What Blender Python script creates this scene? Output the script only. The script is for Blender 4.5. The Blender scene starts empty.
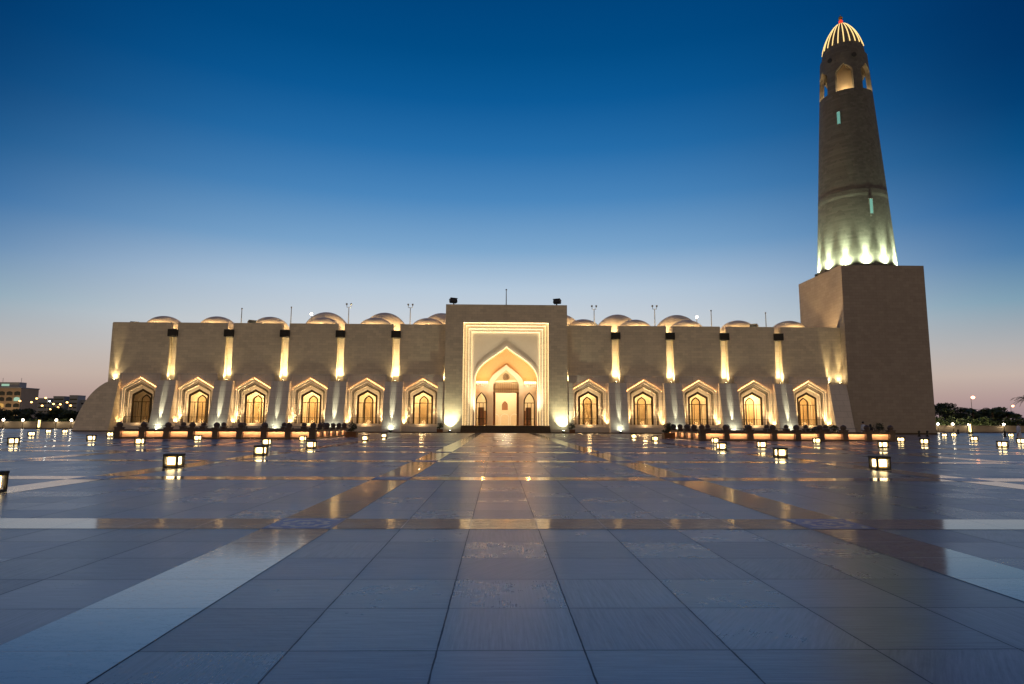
import bpy, bmesh, math, random
from mathutils import Vector, Matrix
random.seed(7)
SC = bpy.context.scene
COL = SC.collection
R = math.radians
PI = math.pi
C0 = 1.24                      # the axis of the building

# ------------------------------------------------------------------ camera
cam_d = bpy.data.cameras.new('camera')
cam = bpy.data.objects.new('camera', cam_d)
COL.objects.link(cam)
cam_d.sensor_width = 36.0
cam_d.lens = 642.0 / 1024.0 * 36.0
cam_d.clip_start = 0.1
cam_d.clip_end = 6000
_th, _ps, _ro = R(7.196), R(1.208), 0.0044
fw = Vector((math.sin(_ps) * math.cos(_th), math.cos(_ps) * math.cos(_th), math.sin(_th)))
r0 = Vector((math.cos(_ps), -math.sin(_ps), 0))
u0 = r0.cross(fw)
rr = r0 * math.cos(_ro) + u0 * math.sin(_ro)
uu = rr.cross(fw)
cam.matrix_world = Matrix(((rr.x, uu.x, -fw.x, 0), (rr.y, uu.y, -fw.y, 0), (rr.z, uu.z, -fw.z, 1.56), (0, 0, 0, 1)))
SC.camera = cam

# ------------------------------------------------------------------ exposure
SC.view_settings.view_transform = 'Standard'
SC.view_settings.look = 'None'
SC.view_settings.exposure = 0.0
SC.view_settings.gamma = 1.0
SC.view_settings.use_curve_mapping = False
SC.render.engine = 'CYCLES'
SC.cycles.use_denoising = True
SC.cycles.use_light_tree = True
SC.cycles.sample_clamp_indirect = 6.0
SC.cycles.max_bounces = 6
SC.cycles.transparent_max_bounces = 12
SC.cycles.caustics_reflective = False
SC.cycles.caustics_refractive = False


def lin(r, g, b):
    f = lambda c: (c / 255 / 12.92) if c / 255 <= 0.04045 else ((c / 255 + 0.055) / 1.055) ** 2.4
    return (f(r), f(g), f(b), 1.0)


# ------------------------------------------------------------------ dusk sky (world)
W = bpy.data.worlds.new('World')
SC.world = W
W.use_nodes = True
nt = W.node_tree
nt.nodes.clear()
wl = nt.links.new
wo = nt.nodes.new('ShaderNodeOutputWorld')
wb = nt.nodes.new('ShaderNodeBackground')
wl(wb.outputs[0], wo.inputs[0])
tc = nt.nodes.new('ShaderNodeTexCoord')
sep = nt.nodes.new('ShaderNodeSeparateXYZ')
wl(tc.outputs['Generated'], sep.inputs[0])


def wmath(op, a, b=None, clamp=False):
    n = nt.nodes.new('ShaderNodeMath')
    n.operation = op
    n.use_clamp = clamp
    for i, v in enumerate((a, b)):
        if v is None:
            continue
        if isinstance(v, (int, float)):
            n.inputs[i].default_value = v
        else:
            wl(v, n.inputs[i])
    return n.outputs[0]


def wramp(fac, stops):
    n = nt.nodes.new('ShaderNodeValToRGB')
    cr = n.color_ramp
    cr.interpolation = 'EASE' if False else 'LINEAR'
    while len(cr.elements) < len(stops):
        cr.elements.new(0.5)
    for e, (p, c) in zip(cr.elements, stops):
        e.position = p
        e.color = c
    wl(fac, n.inputs[0])
    return n.outputs[0]


elev = wmath('MULTIPLY', wmath('ARCSINE', sep.outputs[2]), 2 / PI)          # 0 horizon .. 1 zenith
hl = wmath('SQRT', wmath('ADD', wmath('MULTIPLY', sep.outputs[0], sep.outputs[0]),
                         wmath('MULTIPLY', sep.outputs[1], sep.outputs[1])))
cosaz = wmath('DIVIDE', wmath('ADD', wmath('MULTIPLY', sep.outputs[1], 0.9994), wmath('MULTIPLY', sep.outputs[0], -0.034)), wmath('MAXIMUM', hl, 1e-4))
D = 90.0
SUNSIDE = [(0.0, lin(168, 142, 138)), (2.4 / D, lin(188, 164, 150)), (5 / D, lin(204, 190, 180)), (8 / D, lin(210, 212, 214)), (11.8 / D, lin(182, 201, 219)),
           (15.3 / D, lin(126, 168, 206)), (19.6 / D, lin(76, 136, 190)), (23.7 / D, lin(38, 111, 172)), (27.7 / D, lin(12, 91, 153)), (31.5 / D, lin(1, 77, 135)),
           (35.5 / D, lin(0, 68, 124)), (55 / D, lin(0, 60, 124)), (1.0, lin(4, 56, 124))]
FLANK = [(0.0, lin(150, 128, 138)), (1.8 / D, lin(178, 152, 150)), (3.6 / D, lin(196, 178, 168)), (5.5 / D, lin(176, 175, 176)), (8.8 / D, lin(122, 157, 178)), (12.1 / D, lin(68, 121, 168)),
         (15.6 / D, lin(28, 96, 154)), (19 / D, lin(6, 78, 132)), (22.3 / D, lin(0, 61, 113)), (25.5 / D, lin(0, 52, 102)), (28.6 / D, lin(0, 48, 97)), (55 / D, lin(0, 56, 120)), (1.0, lin(4, 56, 124))]
EAST = [(0.0, lin(170, 150, 116)), (8 / D, lin(184, 158, 120)), (25 / D, lin(150, 132, 112)), (50 / D, lin(40, 66, 110)), (1.0, lin(4, 56, 124))]
rs, rf, re_ = wramp(elev, SUNSIDE), wramp(elev, FLANK), wramp(elev, EAST)


def wmix(f, a, b):
    n = nt.nodes.new('ShaderNodeMix')
    n.data_type = 'RGBA'
    wl(f, n.inputs[0])
    wl(a, n.inputs[6])
    wl(b, n.inputs[7])
    return n.outputs[2]


mr = nt.nodes.new('ShaderNodeMapRange')
mr.interpolation_type = 'SMOOTHSTEP'
wl(cosaz, mr.inputs[0])
for i_, v_ in ((1, 1.02), (2, 0.70), (3, 0.0), (4, 1.0)):
    mr.inputs[i_].default_value = v_
f1 = mr.outputs[0]
f2 = wmath('DIVIDE', wmath('SUBTRACT', 0.55, cosaz), 1.0, True)
skyc = wmix(f2, wmix(f1, rs, rf), re_)
wl(skyc, wb.inputs[0])
wb.inputs[1].default_value = 1.0

# ------------------------------------------------------------------ materials


class NT:
    def __init__(s, name):
        s.m = bpy.data.materials.new(name)
        s.m.use_nodes = True
        s.t = s.m.node_tree
        s.b = s.t.nodes['Principled BSDF']
        s.out = s.t.nodes['Material Output']

    def n(s, typ, **kw):
        x = s.t.nodes.new(typ)
        for k, v in kw.items():
            setattr(x, k, v)
        return x

    def l(s, a, b):
        s.t.links.new(a, b)

    def math(s, op, a, b=None, c=None, clamp=False):
        x = s.n('ShaderNodeMath', operation=op, use_clamp=clamp)
        for i, v in enumerate((a, b, c)):
            if v is None:
                continue
            if isinstance(v, (int, float)):
                x.inputs[i].default_value = v
            else:
                s.l(v, x.inputs[i])
        return x.outputs[0]

    def mix(s, f, a, b):
        x = s.n('ShaderNodeMix', data_type='RGBA')
        for i, v in ((0, f), (6, a), (7, b)):
            if isinstance(v, (int, float)):
                x.inputs[i].default_value = v
            elif isinstance(v, tuple):
                x.inputs[i].default_value = v
            else:
                s.l(v, x.inputs[i])
        return x.outputs[2]

    def noise(s, vec, scale, detail=3, rough=0.55):
        x = s.n('ShaderNodeTexNoise')
        x.inputs['Scale'].default_value = scale
        x.inputs['Detail'].default_value = detail
        x.inputs['Roughness'].default_value = rough
        if vec is not None:
            s.l(vec, x.inputs['Vector'])
        return x.outputs['Fac']

    def scale(s, vec, sc):
        x = s.n('ShaderNodeVectorMath', operation='MULTIPLY')
        s.l(vec, x.inputs[0])
        x.inputs[1].default_value = sc
        return x.outputs[0]

    def comb(s, x_, y_, z_):
        x = s.n('ShaderNodeCombineXYZ')
        for i, v in enumerate((x_, y_, z_)):
            if isinstance(v, (int, float)):
                x.inputs[i].default_value = v
            else:
                s.l(v, x.inputs[i])
        return x.outputs[0]

    def set(s, rough=None, metal=None, ior=None, base=None):
        if rough is not None:
            s.b.inputs['Roughness'].default_value = rough
        if metal is not None:
            s.b.inputs['Metallic'].default_value = metal
        if ior is not None:
            s.b.inputs['IOR'].default_value = ior
        if base is not None:
            s.b.inputs['Base Color'].default_value = tuple(base[:3]) + (1,)
        return s

    def bump(s, h, strength, dist=0.01):
        x = s.n('ShaderNodeBump')
        x.inputs['Strength'].default_value = strength
        x.inputs['Distance'].default_value = dist
        s.l(h, x.inputs['Height'])
        s.l(x.outputs[0], s.b.inputs['Normal'])


def plain(name, col, rough=0.6, metal=0.0, var=0.18, scale=3.0):
    k = NT(name).set(rough=rough, metal=metal)
    g = k.n('ShaderNodeNewGeometry')
    f = k.noise(g.outputs['Position'], scale, 4)
    a = tuple(max(0, c * (1 - var)) for c in col) + (1,)
    b = tuple(min(1, c * (1 + var)) for c in col) + (1,)
    k.l(k.mix(f, a, b), k.b.inputs['Base Color'])
    return k.m


def emit(name, col, strength, base=(0.8, 0.8, 0.8)):
    k = NT(name).set(base=base, rough=0.5)
    k.b.inputs['Emission Color'].default_value = tuple(col) + (1,)
    k.b.inputs['Emission Strength'].default_value = strength
    return k.m


def stone(name, col, ch=0.42, cw=0.95, amp=0.17, bump=0.45):
    """pale limestone ashlar: staggered blocks, each its own tone, fine joints, faint weathering"""
    k = NT(name).set(rough=0.75)
    g = k.n('ShaderNodeNewGeometry')
    sp = k.n('ShaderNodeSeparateXYZ')
    k.l(g.outputs['Position'], sp.inputs[0])
    row = k.math('DIVIDE', sp.outputs[2], ch)
    ri = k.math('FLOOR', row)
    hx = k.math('ADD', sp.outputs[0], k.math('MULTIPLY', sp.outputs[1], 0.83))
    col_ = k.math('ADD', k.math('DIVIDE', hx, cw), k.math('MULTIPLY', k.math('FRACT', k.math('MULTIPLY', ri, 0.5)), 1.0))
    ci = k.math('FLOOR', col_)
    wn = k.n('ShaderNodeTexWhiteNoise', noise_dimensions='2D')
    k.l(k.comb(ri, ci, 0), wn.inputs['Vector'])
    fz = k.math('FRACT', row)
    fx = k.math('FRACT', col_)
    jz = k.math('MINIMUM', fz, k.math('SUBTRACT', 1.0, fz))
    jx = k.math('MULTIPLY', k.math('MINIMUM', fx, k.math('SUBTRACT', 1.0, fx)), cw / ch)
    j = k.math('MINIMUM', jz, jx)
    joint = k.math('LESS_THAN', j, 0.028)
    ns = k.noise(g.outputs['Position'], 0.35, 5, 0.6)
    nf = k.noise(g.outputs['Position'], 9.0, 4, 0.6)
    v = k.math('ADD', k.math('MULTIPLY', k.math('SUBTRACT', wn.outputs['Value'], 0.5), amp),
               k.math('ADD', k.math('MULTIPLY', k.math('SUBTRACT', ns, 0.5), 0.17), k.math('MULTIPLY', k.math('SUBTRACT', nf, 0.5), 0.12)))
    streak = k.noise(k.scale(g.outputs['Position'], (1.4, 1.4, 0.09)), 1.0, 5, 0.65)
    v = k.math('ADD', v, k.math('MULTIPLY', k.math('SUBTRACT', streak, 0.5), 0.2))
    v = k.math('ADD', 1.0, k.math('SUBTRACT', v, k.math('MULTIPLY', joint, 0.26)))
    x = k.n('ShaderNodeVectorMath', operation='SCALE')
    x.inputs[0].default_value = col
    k.l(v, x.inputs['Scale'])
    k.l(x.outputs[0], k.b.inputs['Base Color'])
    h = k.math('ADD', k.math('MULTIPLY', nf, 0.4), k.math('MULTIPLY', k.math('SUBTRACT', 1.0, joint), 0.6))
    k.bump(h, bump, 0.02)
    return k.m


M = {}
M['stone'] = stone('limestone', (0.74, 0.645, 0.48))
M['stone_smooth'] = stone('smooth_limestone', (0.66, 0.585, 0.48), 0.9, 1.9, 0.07, 0.15)
M['stone_pale'] = stone('pale_lilac_limestone', (0.63, 0.575, 0.52), 0.9, 1.9, 0.06, 0.12)
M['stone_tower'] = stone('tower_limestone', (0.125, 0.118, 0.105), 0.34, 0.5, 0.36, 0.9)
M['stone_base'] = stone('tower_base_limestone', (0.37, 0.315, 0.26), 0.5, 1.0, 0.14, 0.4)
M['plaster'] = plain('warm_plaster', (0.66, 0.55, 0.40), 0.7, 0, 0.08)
M['vault'] = plain('lamp_orange_plaster', (0.62, 0.42, 0.22), 0.7, 0, 0.12)  # orange of the warm lamps is put into the plaster colour
M['marble'] = plain('pale_marble', (0.74, 0.70, 0.64), 0.35, 0, 0.06)
M['basalt'] = plain('dark_brown_stone', (0.055, 0.032, 0.02), 0.35, 0, 0.3, 2.0)
M['bronze'] = plain('dark_bronze', (0.05, 0.036, 0.024), 0.4, 0.7, 0.3)
M['black_metal'] = plain('black_metal', (0.018, 0.017, 0.018), 0.5, 0.3, 0.3)
M['grey_metal'] = plain('grey_metal', (0.22, 0.23, 0.25), 0.45, 0.6, 0.2)
M['wood'] = plain('carved_wood', (0.16, 0.065, 0.022), 0.5, 0, 0.35, 6.0)
M['bench_stone'] = plain('brown_stone', (0.075, 0.05, 0.042), 0.5, 0, 0.3, 4.0)
M['bench_panel'] = plain('peach_stone', (0.66, 0.43, 0.28), 0.6, 0, 0.15, 5.0)
M['roof'] = plain('roof_screed', (0.42, 0.36, 0.29), 0.85, 0, 0.15, 1.0)
M['dome'] = stone('dome_stone', (0.68, 0.59, 0.46), 0.3, 1.1, 0.14, 0.4)
M['gold'] = plain('gilded_metal', (0.6, 0.35, 0.1), 0.3, 0.9, 0.1)
M['led_arch'] = emit('arch_led', (1.0, 0.70, 0.34), 2.4)
M['led_warm'] = emit('warm_led', (1.0, 0.46, 0.14), 24.0)
M['led_yellow'] = emit('yellow_led', (1.0, 0.70, 0.32), 4.2)
M['led_reveal'] = emit('reveal_led', (1.0, 0.62, 0.26), 0.7)
M['led_white'] = emit('white_led', (1.0, 0.78, 0.44), 3.6)
M['led_bench'] = emit('bench_led', (1.0, 0.60, 0.30), 42.0)
M['led_rib'] = emit('dome_rib_led', (1.0, 0.68, 0.22), 1.3)
M['led_red'] = emit('red_beacon', (1.0, 0.06, 0.03), 0.8, (0.5, 0.08, 0.05))
M['teal_window'] = emit('teal_lit_glass', (0.24, 0.66, 0.56), 0.45, (0.05, 0.1, 0.1))
M['lamp_core'] = emit('lantern_lamp', (1.0, 0.78, 0.40), 10.0)
M['lamp_glow'] = emit('lantern_glow', (1.0, 0.60, 0.14), 0.7, (0.22, 0.14, 0.05))
M['globe'] = emit('white_globe', (1.0, 0.84, 0.58), 26.0)
M['column_glow'] = emit('column_diffuser', (1.0, 0.74, 0.28), 7.0)
M['sodium'] = emit('sodium_lamp', (1.0, 0.48, 0.12), 9.0)
M['sodium_red'] = emit('reddish_lamp', (1.0, 0.36, 0.16), 9.0)
M['city_white'] = emit('cool_white_lamp', (0.9, 1.0, 0.9), 24.0)
M['flood_lens'] = emit('floodlight_lens', (0.92, 1.0, 0.72), 160.0)
M['flood_lens_warm'] = emit('warm_floodlight_lens', (1.0, 0.82, 0.46), 120.0)
M['soil'] = plain('earth', (0.11, 0.09, 0.07), 0.9, 0, 0.3, 0.3)
M['parapet'] = stone('parapet_stone', (0.45, 0.36, 0.25), 0.5, 1.4, 0.08, 0.2)
M['bark'] = plain('bark', (0.10, 0.07, 0.045), 0.9, 0, 0.3, 6)
M['skin'] = plain('skin', (0.30, 0.17, 0.11), 0.55, 0, 0.08)
M['white_cloth'] = plain('pale_cloth', (0.55, 0.60, 0.72), 0.85, 0, 0.08, 6)
M['black_cloth'] = plain('black_cloth', (0.02, 0.02, 0.025), 0.85, 0, 0.2, 6)
M['hair'] = plain('dark_hair', (0.015, 0.012, 0.01), 0.6, 0, 0.2)
M['bldg'] = stone('apartment_stone', (0.44, 0.34, 0.25), 0.8, 1.6, 0.08, 0.2)
M['bldg_far'] = plain('grey_concrete', (0.34, 0.36, 0.40), 0.8, 0, 0.1, 0.05)
M['dark_glass'] = plain('dark_glass', (0.02, 0.024, 0.03), 0.12, 0, 0.2)
M['lit_glass'] = emit('lit_window', (0.55, 0.95, 0.7), 0.55, (0.1, 0.1, 0.1))
M['amber_glass'] = emit('amber_window', (1.0, 0.55, 0.12), 0.6, (0.1, 0.1, 0.1))


def leafmat(name, c0, c1):
    k = NT(name).set(rough=0.6)
    oi = k.n('ShaderNodeNewGeometry')
    f = k.n('ShaderNodeTexWhiteNoise', noise_dimensions='1D')
    k.l(oi.outputs['Random Per Island'], f.inputs['W'])
    k.l(k.mix(f.outputs['Value'], c0 + (1,), c1 + (1,)), k.b.inputs['Base Color'])
    return k.m


M['leaf'] = leafmat('leaf', (0.035, 0.06, 0.018), (0.09, 0.12, 0.035))
M['leaf_dark'] = leafmat('dark_leaf', (0.02, 0.032, 0.014), (0.05, 0.07, 0.03))


def glassmat(name, tint=(1, 1, 1), gl=0.12, rough=0.02):
    k = NT(name)
    tr = k.n('ShaderNodeBsdfTransparent')
    tr.inputs[0].default_value = tint + (1,)
    go = k.n('ShaderNodeBsdfGlossy')
    go.inputs['Roughness'].default_value = rough
    lw = k.n('ShaderNodeLayerWeight')
    lw.inputs[0].default_value = 0.5
    fr = k.n('ShaderNodeMath', operation='MULTIPLY_ADD')
    k.l(k.math('POWER', lw.outputs['Facing'], 4.0), fr.inputs[0])
    fr.inputs[1].default_value = 0.8
    fr.inputs[2].default_value = 0.04
    mx = k.n('ShaderNodeMixShader')
    k.l(fr.outputs[0], mx.inputs[0])
    k.l(tr.outputs[0], mx.inputs[1])
    k.l(go.outputs[0], mx.inputs[2])
    k.l(mx.outputs[0], k.out.inputs[0])
    return k.m


M['glass'] = glassmat('clear_glass', (0.93, 0.95, 0.94))
M['lantern_glass'] = glassmat('lantern_glass', (1.0, 0.95, 0.82))

T = 1.02
TX, TY = 0.61, 9.77


def tiles(name):
    """large honed stone slabs with saw marks running a different way in each slab"""
    k = NT(name)
    g = k.n('ShaderNodeNewGeometry')
    sp = k.n('ShaderNodeSeparateXYZ')
    k.l(g.outputs['Position'], sp.inputs[0])
    u = k.math('DIVIDE', k.math('SUBTRACT', sp.outputs[0], TX), T)
    v = k.math('DIVIDE', k.math('SUBTRACT', sp.outputs[1], TY), T)
    wob = k.math('MULTIPLY', k.math('SUBTRACT', k.noise(g.outputs['Position'], 3.1, 5, 0.7), 0.5), 0.016)
    u = k.math('ADD', u, wob)
    v = k.math('ADD', v, wob)
    iu, iv = k.math('FLOOR', u), k.math('FLOOR', v)
    fu, fv = k.math('FRACT', u), k.math('FRACT', v)
    du = k.math('MINIMUM', fu, k.math('SUBTRACT', 1.0, fu))
    dv = k.math('MINIMUM', fv, k.math('SUBTRACT', 1.0, fv))
    jn = k.noise(g.outputs['Position'], 6.0, 3)
    ju = k.math('LESS_THAN', du, k.math('ADD', 0.0022, k.math('MULTIPLY', jn, 0.007)))
    jv = k.math('LESS_THAN', dv, k.math('ADD', 0.0015, k.math('MULTIPLY', jn, 0.006)))
    joint = k.math('MAXIMUM', ju, jv)
    wn = k.n('ShaderNodeTexWhiteNoise', noise_dimensions='2D')
    k.l(k.comb(iu, iv, 0), wn.inputs['Vector'])
    wc = k.n('ShaderNodeSeparateColor')
    k.l(wn.outputs['Color'], wc.inputs[0])
    P = g.outputs['Position']
    off = k.n('ShaderNodeVectorMath', operation='ADD')
    k.l(P, off.inputs[0])
    k.l(k.comb(k.math('MULTIPLY', wc.outputs[0], 37.0), k.math('MULTIPLY', wc.outputs[1], 53.0), 0), off.inputs[1])
    gx = k.noise(k.scale(off.outputs[0], (1.6, 42.0, 1.0)), 1.0, 4, 0.7)
    gy = k.noise(k.scale(off.outputs[0], (42.0, 1.6, 1.0)), 1.0, 4, 0.7)
    rot = k.n('ShaderNodeVectorRotate', rotation_type='Z_AXIS')
    rot.inputs['Angle'].default_value = 0.6
    k.l(off.outputs[0], rot.inputs['Vector'])
    gd = k.noise(k.scale(rot.outputs[0], (38.0, 2.0, 1.0)), 1.0, 4, 0.7)
    sel1 = k.math('GREATER_THAN', wc.outputs[2], 0.45)
    sel2 = k.math('GREATER_THAN', wc.outputs[2], 0.82)
    grain = k.n('ShaderNodeMix', data_type='FLOAT')
    k.l(sel1, grain.inputs[0]); k.l(gx, grain.inputs[2]); k.l(gy, grain.inputs[3])
    grain2 = k.n('ShaderNodeMix', data_type='FLOAT')
    k.l(sel2, grain2.inputs[0]); k.l(grain.outputs[0], grain2.inputs[2]); k.l(gd, grain2.inputs[3])
    gr = grain2.outputs[0]
    big = k.noise(P, 0.22, 4, 0.6)
    blot = k.noise(P, 2.3, 5, 0.65)
    val = k.math('ADD', 1.0, k.math('ADD', k.math('MULTIPLY', k.math('SUBTRACT', wc.outputs[0], 0.5), 0.5),
                 k.math('ADD', k.math('MULTIPLY', k.math('SUBTRACT', gr, 0.5), 2.6),
                        k.math('ADD', k.math('MULTIPLY', k.math('SUBTRACT', big, 0.5), 0.3), k.math('MULTIPLY', k.math('SUBTRACT', blot, 0.5), 0.35)))))
    x = k.n('ShaderNodeVectorMath', operation='SCALE')
    x.inputs[0].default_value = (0.165, 0.153, 0.188)
    k.l(val, x.inputs['Scale'])
    dirt = k.math('SUBTRACT', 1.0, k.math('DIVIDE', k.math('MINIMUM', du, dv), 0.075), None, True)
    dirt = k.math('MULTIPLY', k.math('POWER', dirt, 1.6), k.math('MULTIPLY', blot, 0.75))
    vein = k.noise(k.scale(rot.outputs[0], (1.1, 3.6, 1.0)), 1.3, 7, 0.75)
    vm = k.math('SUBTRACT', 1.0, k.math('DIVIDE', k.math('ABSOLUTE', k.math('SUBTRACT', vein, 0.5)), 0.05), None, True)
    c0 = k.mix(k.math('MULTIPLY', vm, 0.16), x.outputs[0], (0.27, 0.26, 0.29, 1))
    c0 = k.mix(dirt, c0, (0.05, 0.06, 0.085, 1))
    k.l(k.mix(joint, c0, (0.012, 0.02, 0.035, 1)), k.b.inputs['Base Color'])
    ro = k.math('ADD', 0.255, k.math('ADD', k.math('MULTIPLY', gr, 0.03), k.math('MULTIPLY', k.math('SUBTRACT', blot, 0.5), 0.08)))
    ro = k.math('ADD', ro, k.math('MULTIPLY', wc.outputs[1], 0.06))
    ro = k.math('MAXIMUM', ro, k.math('MULTIPLY', joint, 0.8))
    k.l(ro, k.b.inputs['Roughness'])
    k.b.inputs['IOR'].default_value = 2.25
    # every slab is laid a hair off level
    h = k.math('ADD', k.math('MULTIPLY', gr, 0.12), k.math('SUBTRACT', 1.0, joint))
    bp = k.n('ShaderNodeBump')
    bp.inputs['Strength'].default_value = 0.007
    bp.inputs['Distance'].default_value = 0.003
    k.l(h, bp.inputs['Height'])
    tilt = k.comb(k.math('MULTIPLY', k.math('SUBTRACT', wc.outputs[0], 0.5), 0.002), k.math('MULTIPLY', k.math('SUBTRACT', wc.outputs[1], 0.5), 0.002), 0.0)
    ad = k.n('ShaderNodeVectorMath', operation='ADD')
    k.l(bp.outputs[0], ad.inputs[0]); k.l(tilt, ad.inputs[1])
    nm = k.n('ShaderNodeVectorMath', operation='NORMALIZE')
    k.l(ad.outputs[0], nm.inputs[0])
    k.l(nm.outputs[0], k.b.inputs['Normal'])
    return k.m


def bandmat(name):
    """polished pale marble strips, slab joints every tile"""
    k = NT(name)
    g = k.n('ShaderNodeNewGeometry')
    sp = k.n('ShaderNodeSeparateXYZ')
    k.l(g.outputs['Position'], sp.inputs[0])
    u = k.math('DIVIDE', k.math('SUBTRACT', sp.outputs[0], TX), T)
    v = k.math('DIVIDE', k.math('SUBTRACT', sp.outputs[1], TY), T)
    fu, fv = k.math('FRACT', u), k.math('FRACT', v)
    du = k.math('MINIMUM', fu, k.math('SUBTRACT', 1.0, fu))
    dv = k.math('MINIMUM', fv, k.math('SUBTRACT', 1.0, fv))
    joint = k.math('LESS_THAN', k.math('MINIMUM', du, dv), 0.005)
    wn = k.n('ShaderNodeTexWhiteNoise', noise_dimensions='2D')
    k.l(k.comb(k.math('FLOOR', u), k.math('FLOOR', v), 0), wn.inputs['Vector'])
    wc = k.n('ShaderNodeSeparateColor')
    k.l(wn.outputs['Color'], wc.inputs[0])
    P = g.outputs['Position']
    ve = k.noise(k.scale(P, (1.2, 3.0, 1.0)), 1.6, 6, 0.65)
    c = k.mix(k.math('ADD', k.math('MULTIPLY', ve, 0.9), k.math('MULTIPLY', k.math('SUBTRACT', wc.outputs[2], 0.5), 0.5)), (0.26, 0.255, 0.255, 1), (0.46, 0.455, 0.45, 1))
    vv = k.noise(k.scale(P, (0.7, 2.6, 1.0)), 2.1, 7, 0.75)
    c = k.mix(k.math('MULTIPLY', k.math('LESS_THAN', k.math('ABSOLUTE', k.math('SUBTRACT', vv, 0.5)), 0.014), 0.5), c, (0.12, 0.12, 0.13, 1))
    k.l(k.mix(k.math('MULTIPLY', joint, 0.6), c, (0.06, 0.06, 0.07, 1)), k.b.inputs['Base Color'])
    ro = k.math('ADD', 0.07, k.math('MULTIPLY', ve, 0.06))
    k.l(k.math('MAXIMUM', ro, k.math('MULTIPLY', joint, 0.3)), k.b.inputs['Roughness'])
    k.b.inputs['IOR'].default_value = 2.25
    tilt = k.comb(k.math('MULTIPLY', k.math('SUBTRACT', wc.outputs[0], 0.5), 0.004), k.math('MULTIPLY', k.math('SUBTRACT', wc.outputs[1], 0.5), 0.005), 0.0)
    wv = k.noise(P, 1.1, 2)
    bp = k.n('ShaderNodeBump')
    bp.inputs['Strength'].default_value = 0.02
    bp.inputs['Distance'].default_value = 0.02
    k.l(wv, bp.inputs['Height'])
    ad = k.n('ShaderNodeVectorMath', operation='ADD')
    k.l(bp.outputs[0], ad.inputs[0]); k.l(tilt, ad.inputs[1])
    nm = k.n('ShaderNodeVectorMath', operation='NORMALIZE')
    k.l(ad.outputs[0], nm.inputs[0])
    k.l(nm.outputs[0], k.b.inputs['Normal'])
    return k.m


def mosaicmat(name):
    """blue and cream inlay: a lobed rosette with side scrolls"""
    k = NT(name).set(rough=0.3, ior=1.3)
    tcn = k.n('ShaderNodeTexCoord')
    sp = k.n('ShaderNodeSeparateXYZ')
    k.l(tcn.outputs['Object'], sp.inputs[0])
    r = k.math('SQRT', k.math('ADD', k.math('MULTIPLY', sp.outputs[0], sp.outputs[0]), k.math('MULTIPLY', sp.outputs[1], sp.outputs[1])))
    a = k.math('ARCTAN2', sp.outputs[1], sp.outputs[0])
    pet = k.math('SINE', k.math('MULTIPLY', a, 8.0))
    w1 = k.math('SINE', k.math('ADD', k.math('MULTIPLY', r, 26.0), k.math('MULTIPLY', pet, 0.9)))
    mask = k.math('GREATER_THAN', w1, 0.35)
    c = k.mix(mask, (0.03, 0.10, 0.34, 1), (0.42, 0.42, 0.42, 1))
    rim = k.math('GREATER_THAN', k.math('MAXIMUM', k.math('ABSOLUTE', sp.outputs[0]), k.math('ABSOLUTE', sp.outputs[1])), 0.44)
    c2 = k.mix(rim, c, (0.02, 0.07, 0.28, 1))
    k.l(c2, k.b.inputs['Base Color'])
    return k.m


M['tiles'] = tiles('honed_slabs')
M['band'] = bandmat('polished_marble')
M['mosaic'] = mosaicmat('blue_mosaic')

# ------------------------------------------------------------------ mesh helpers


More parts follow.
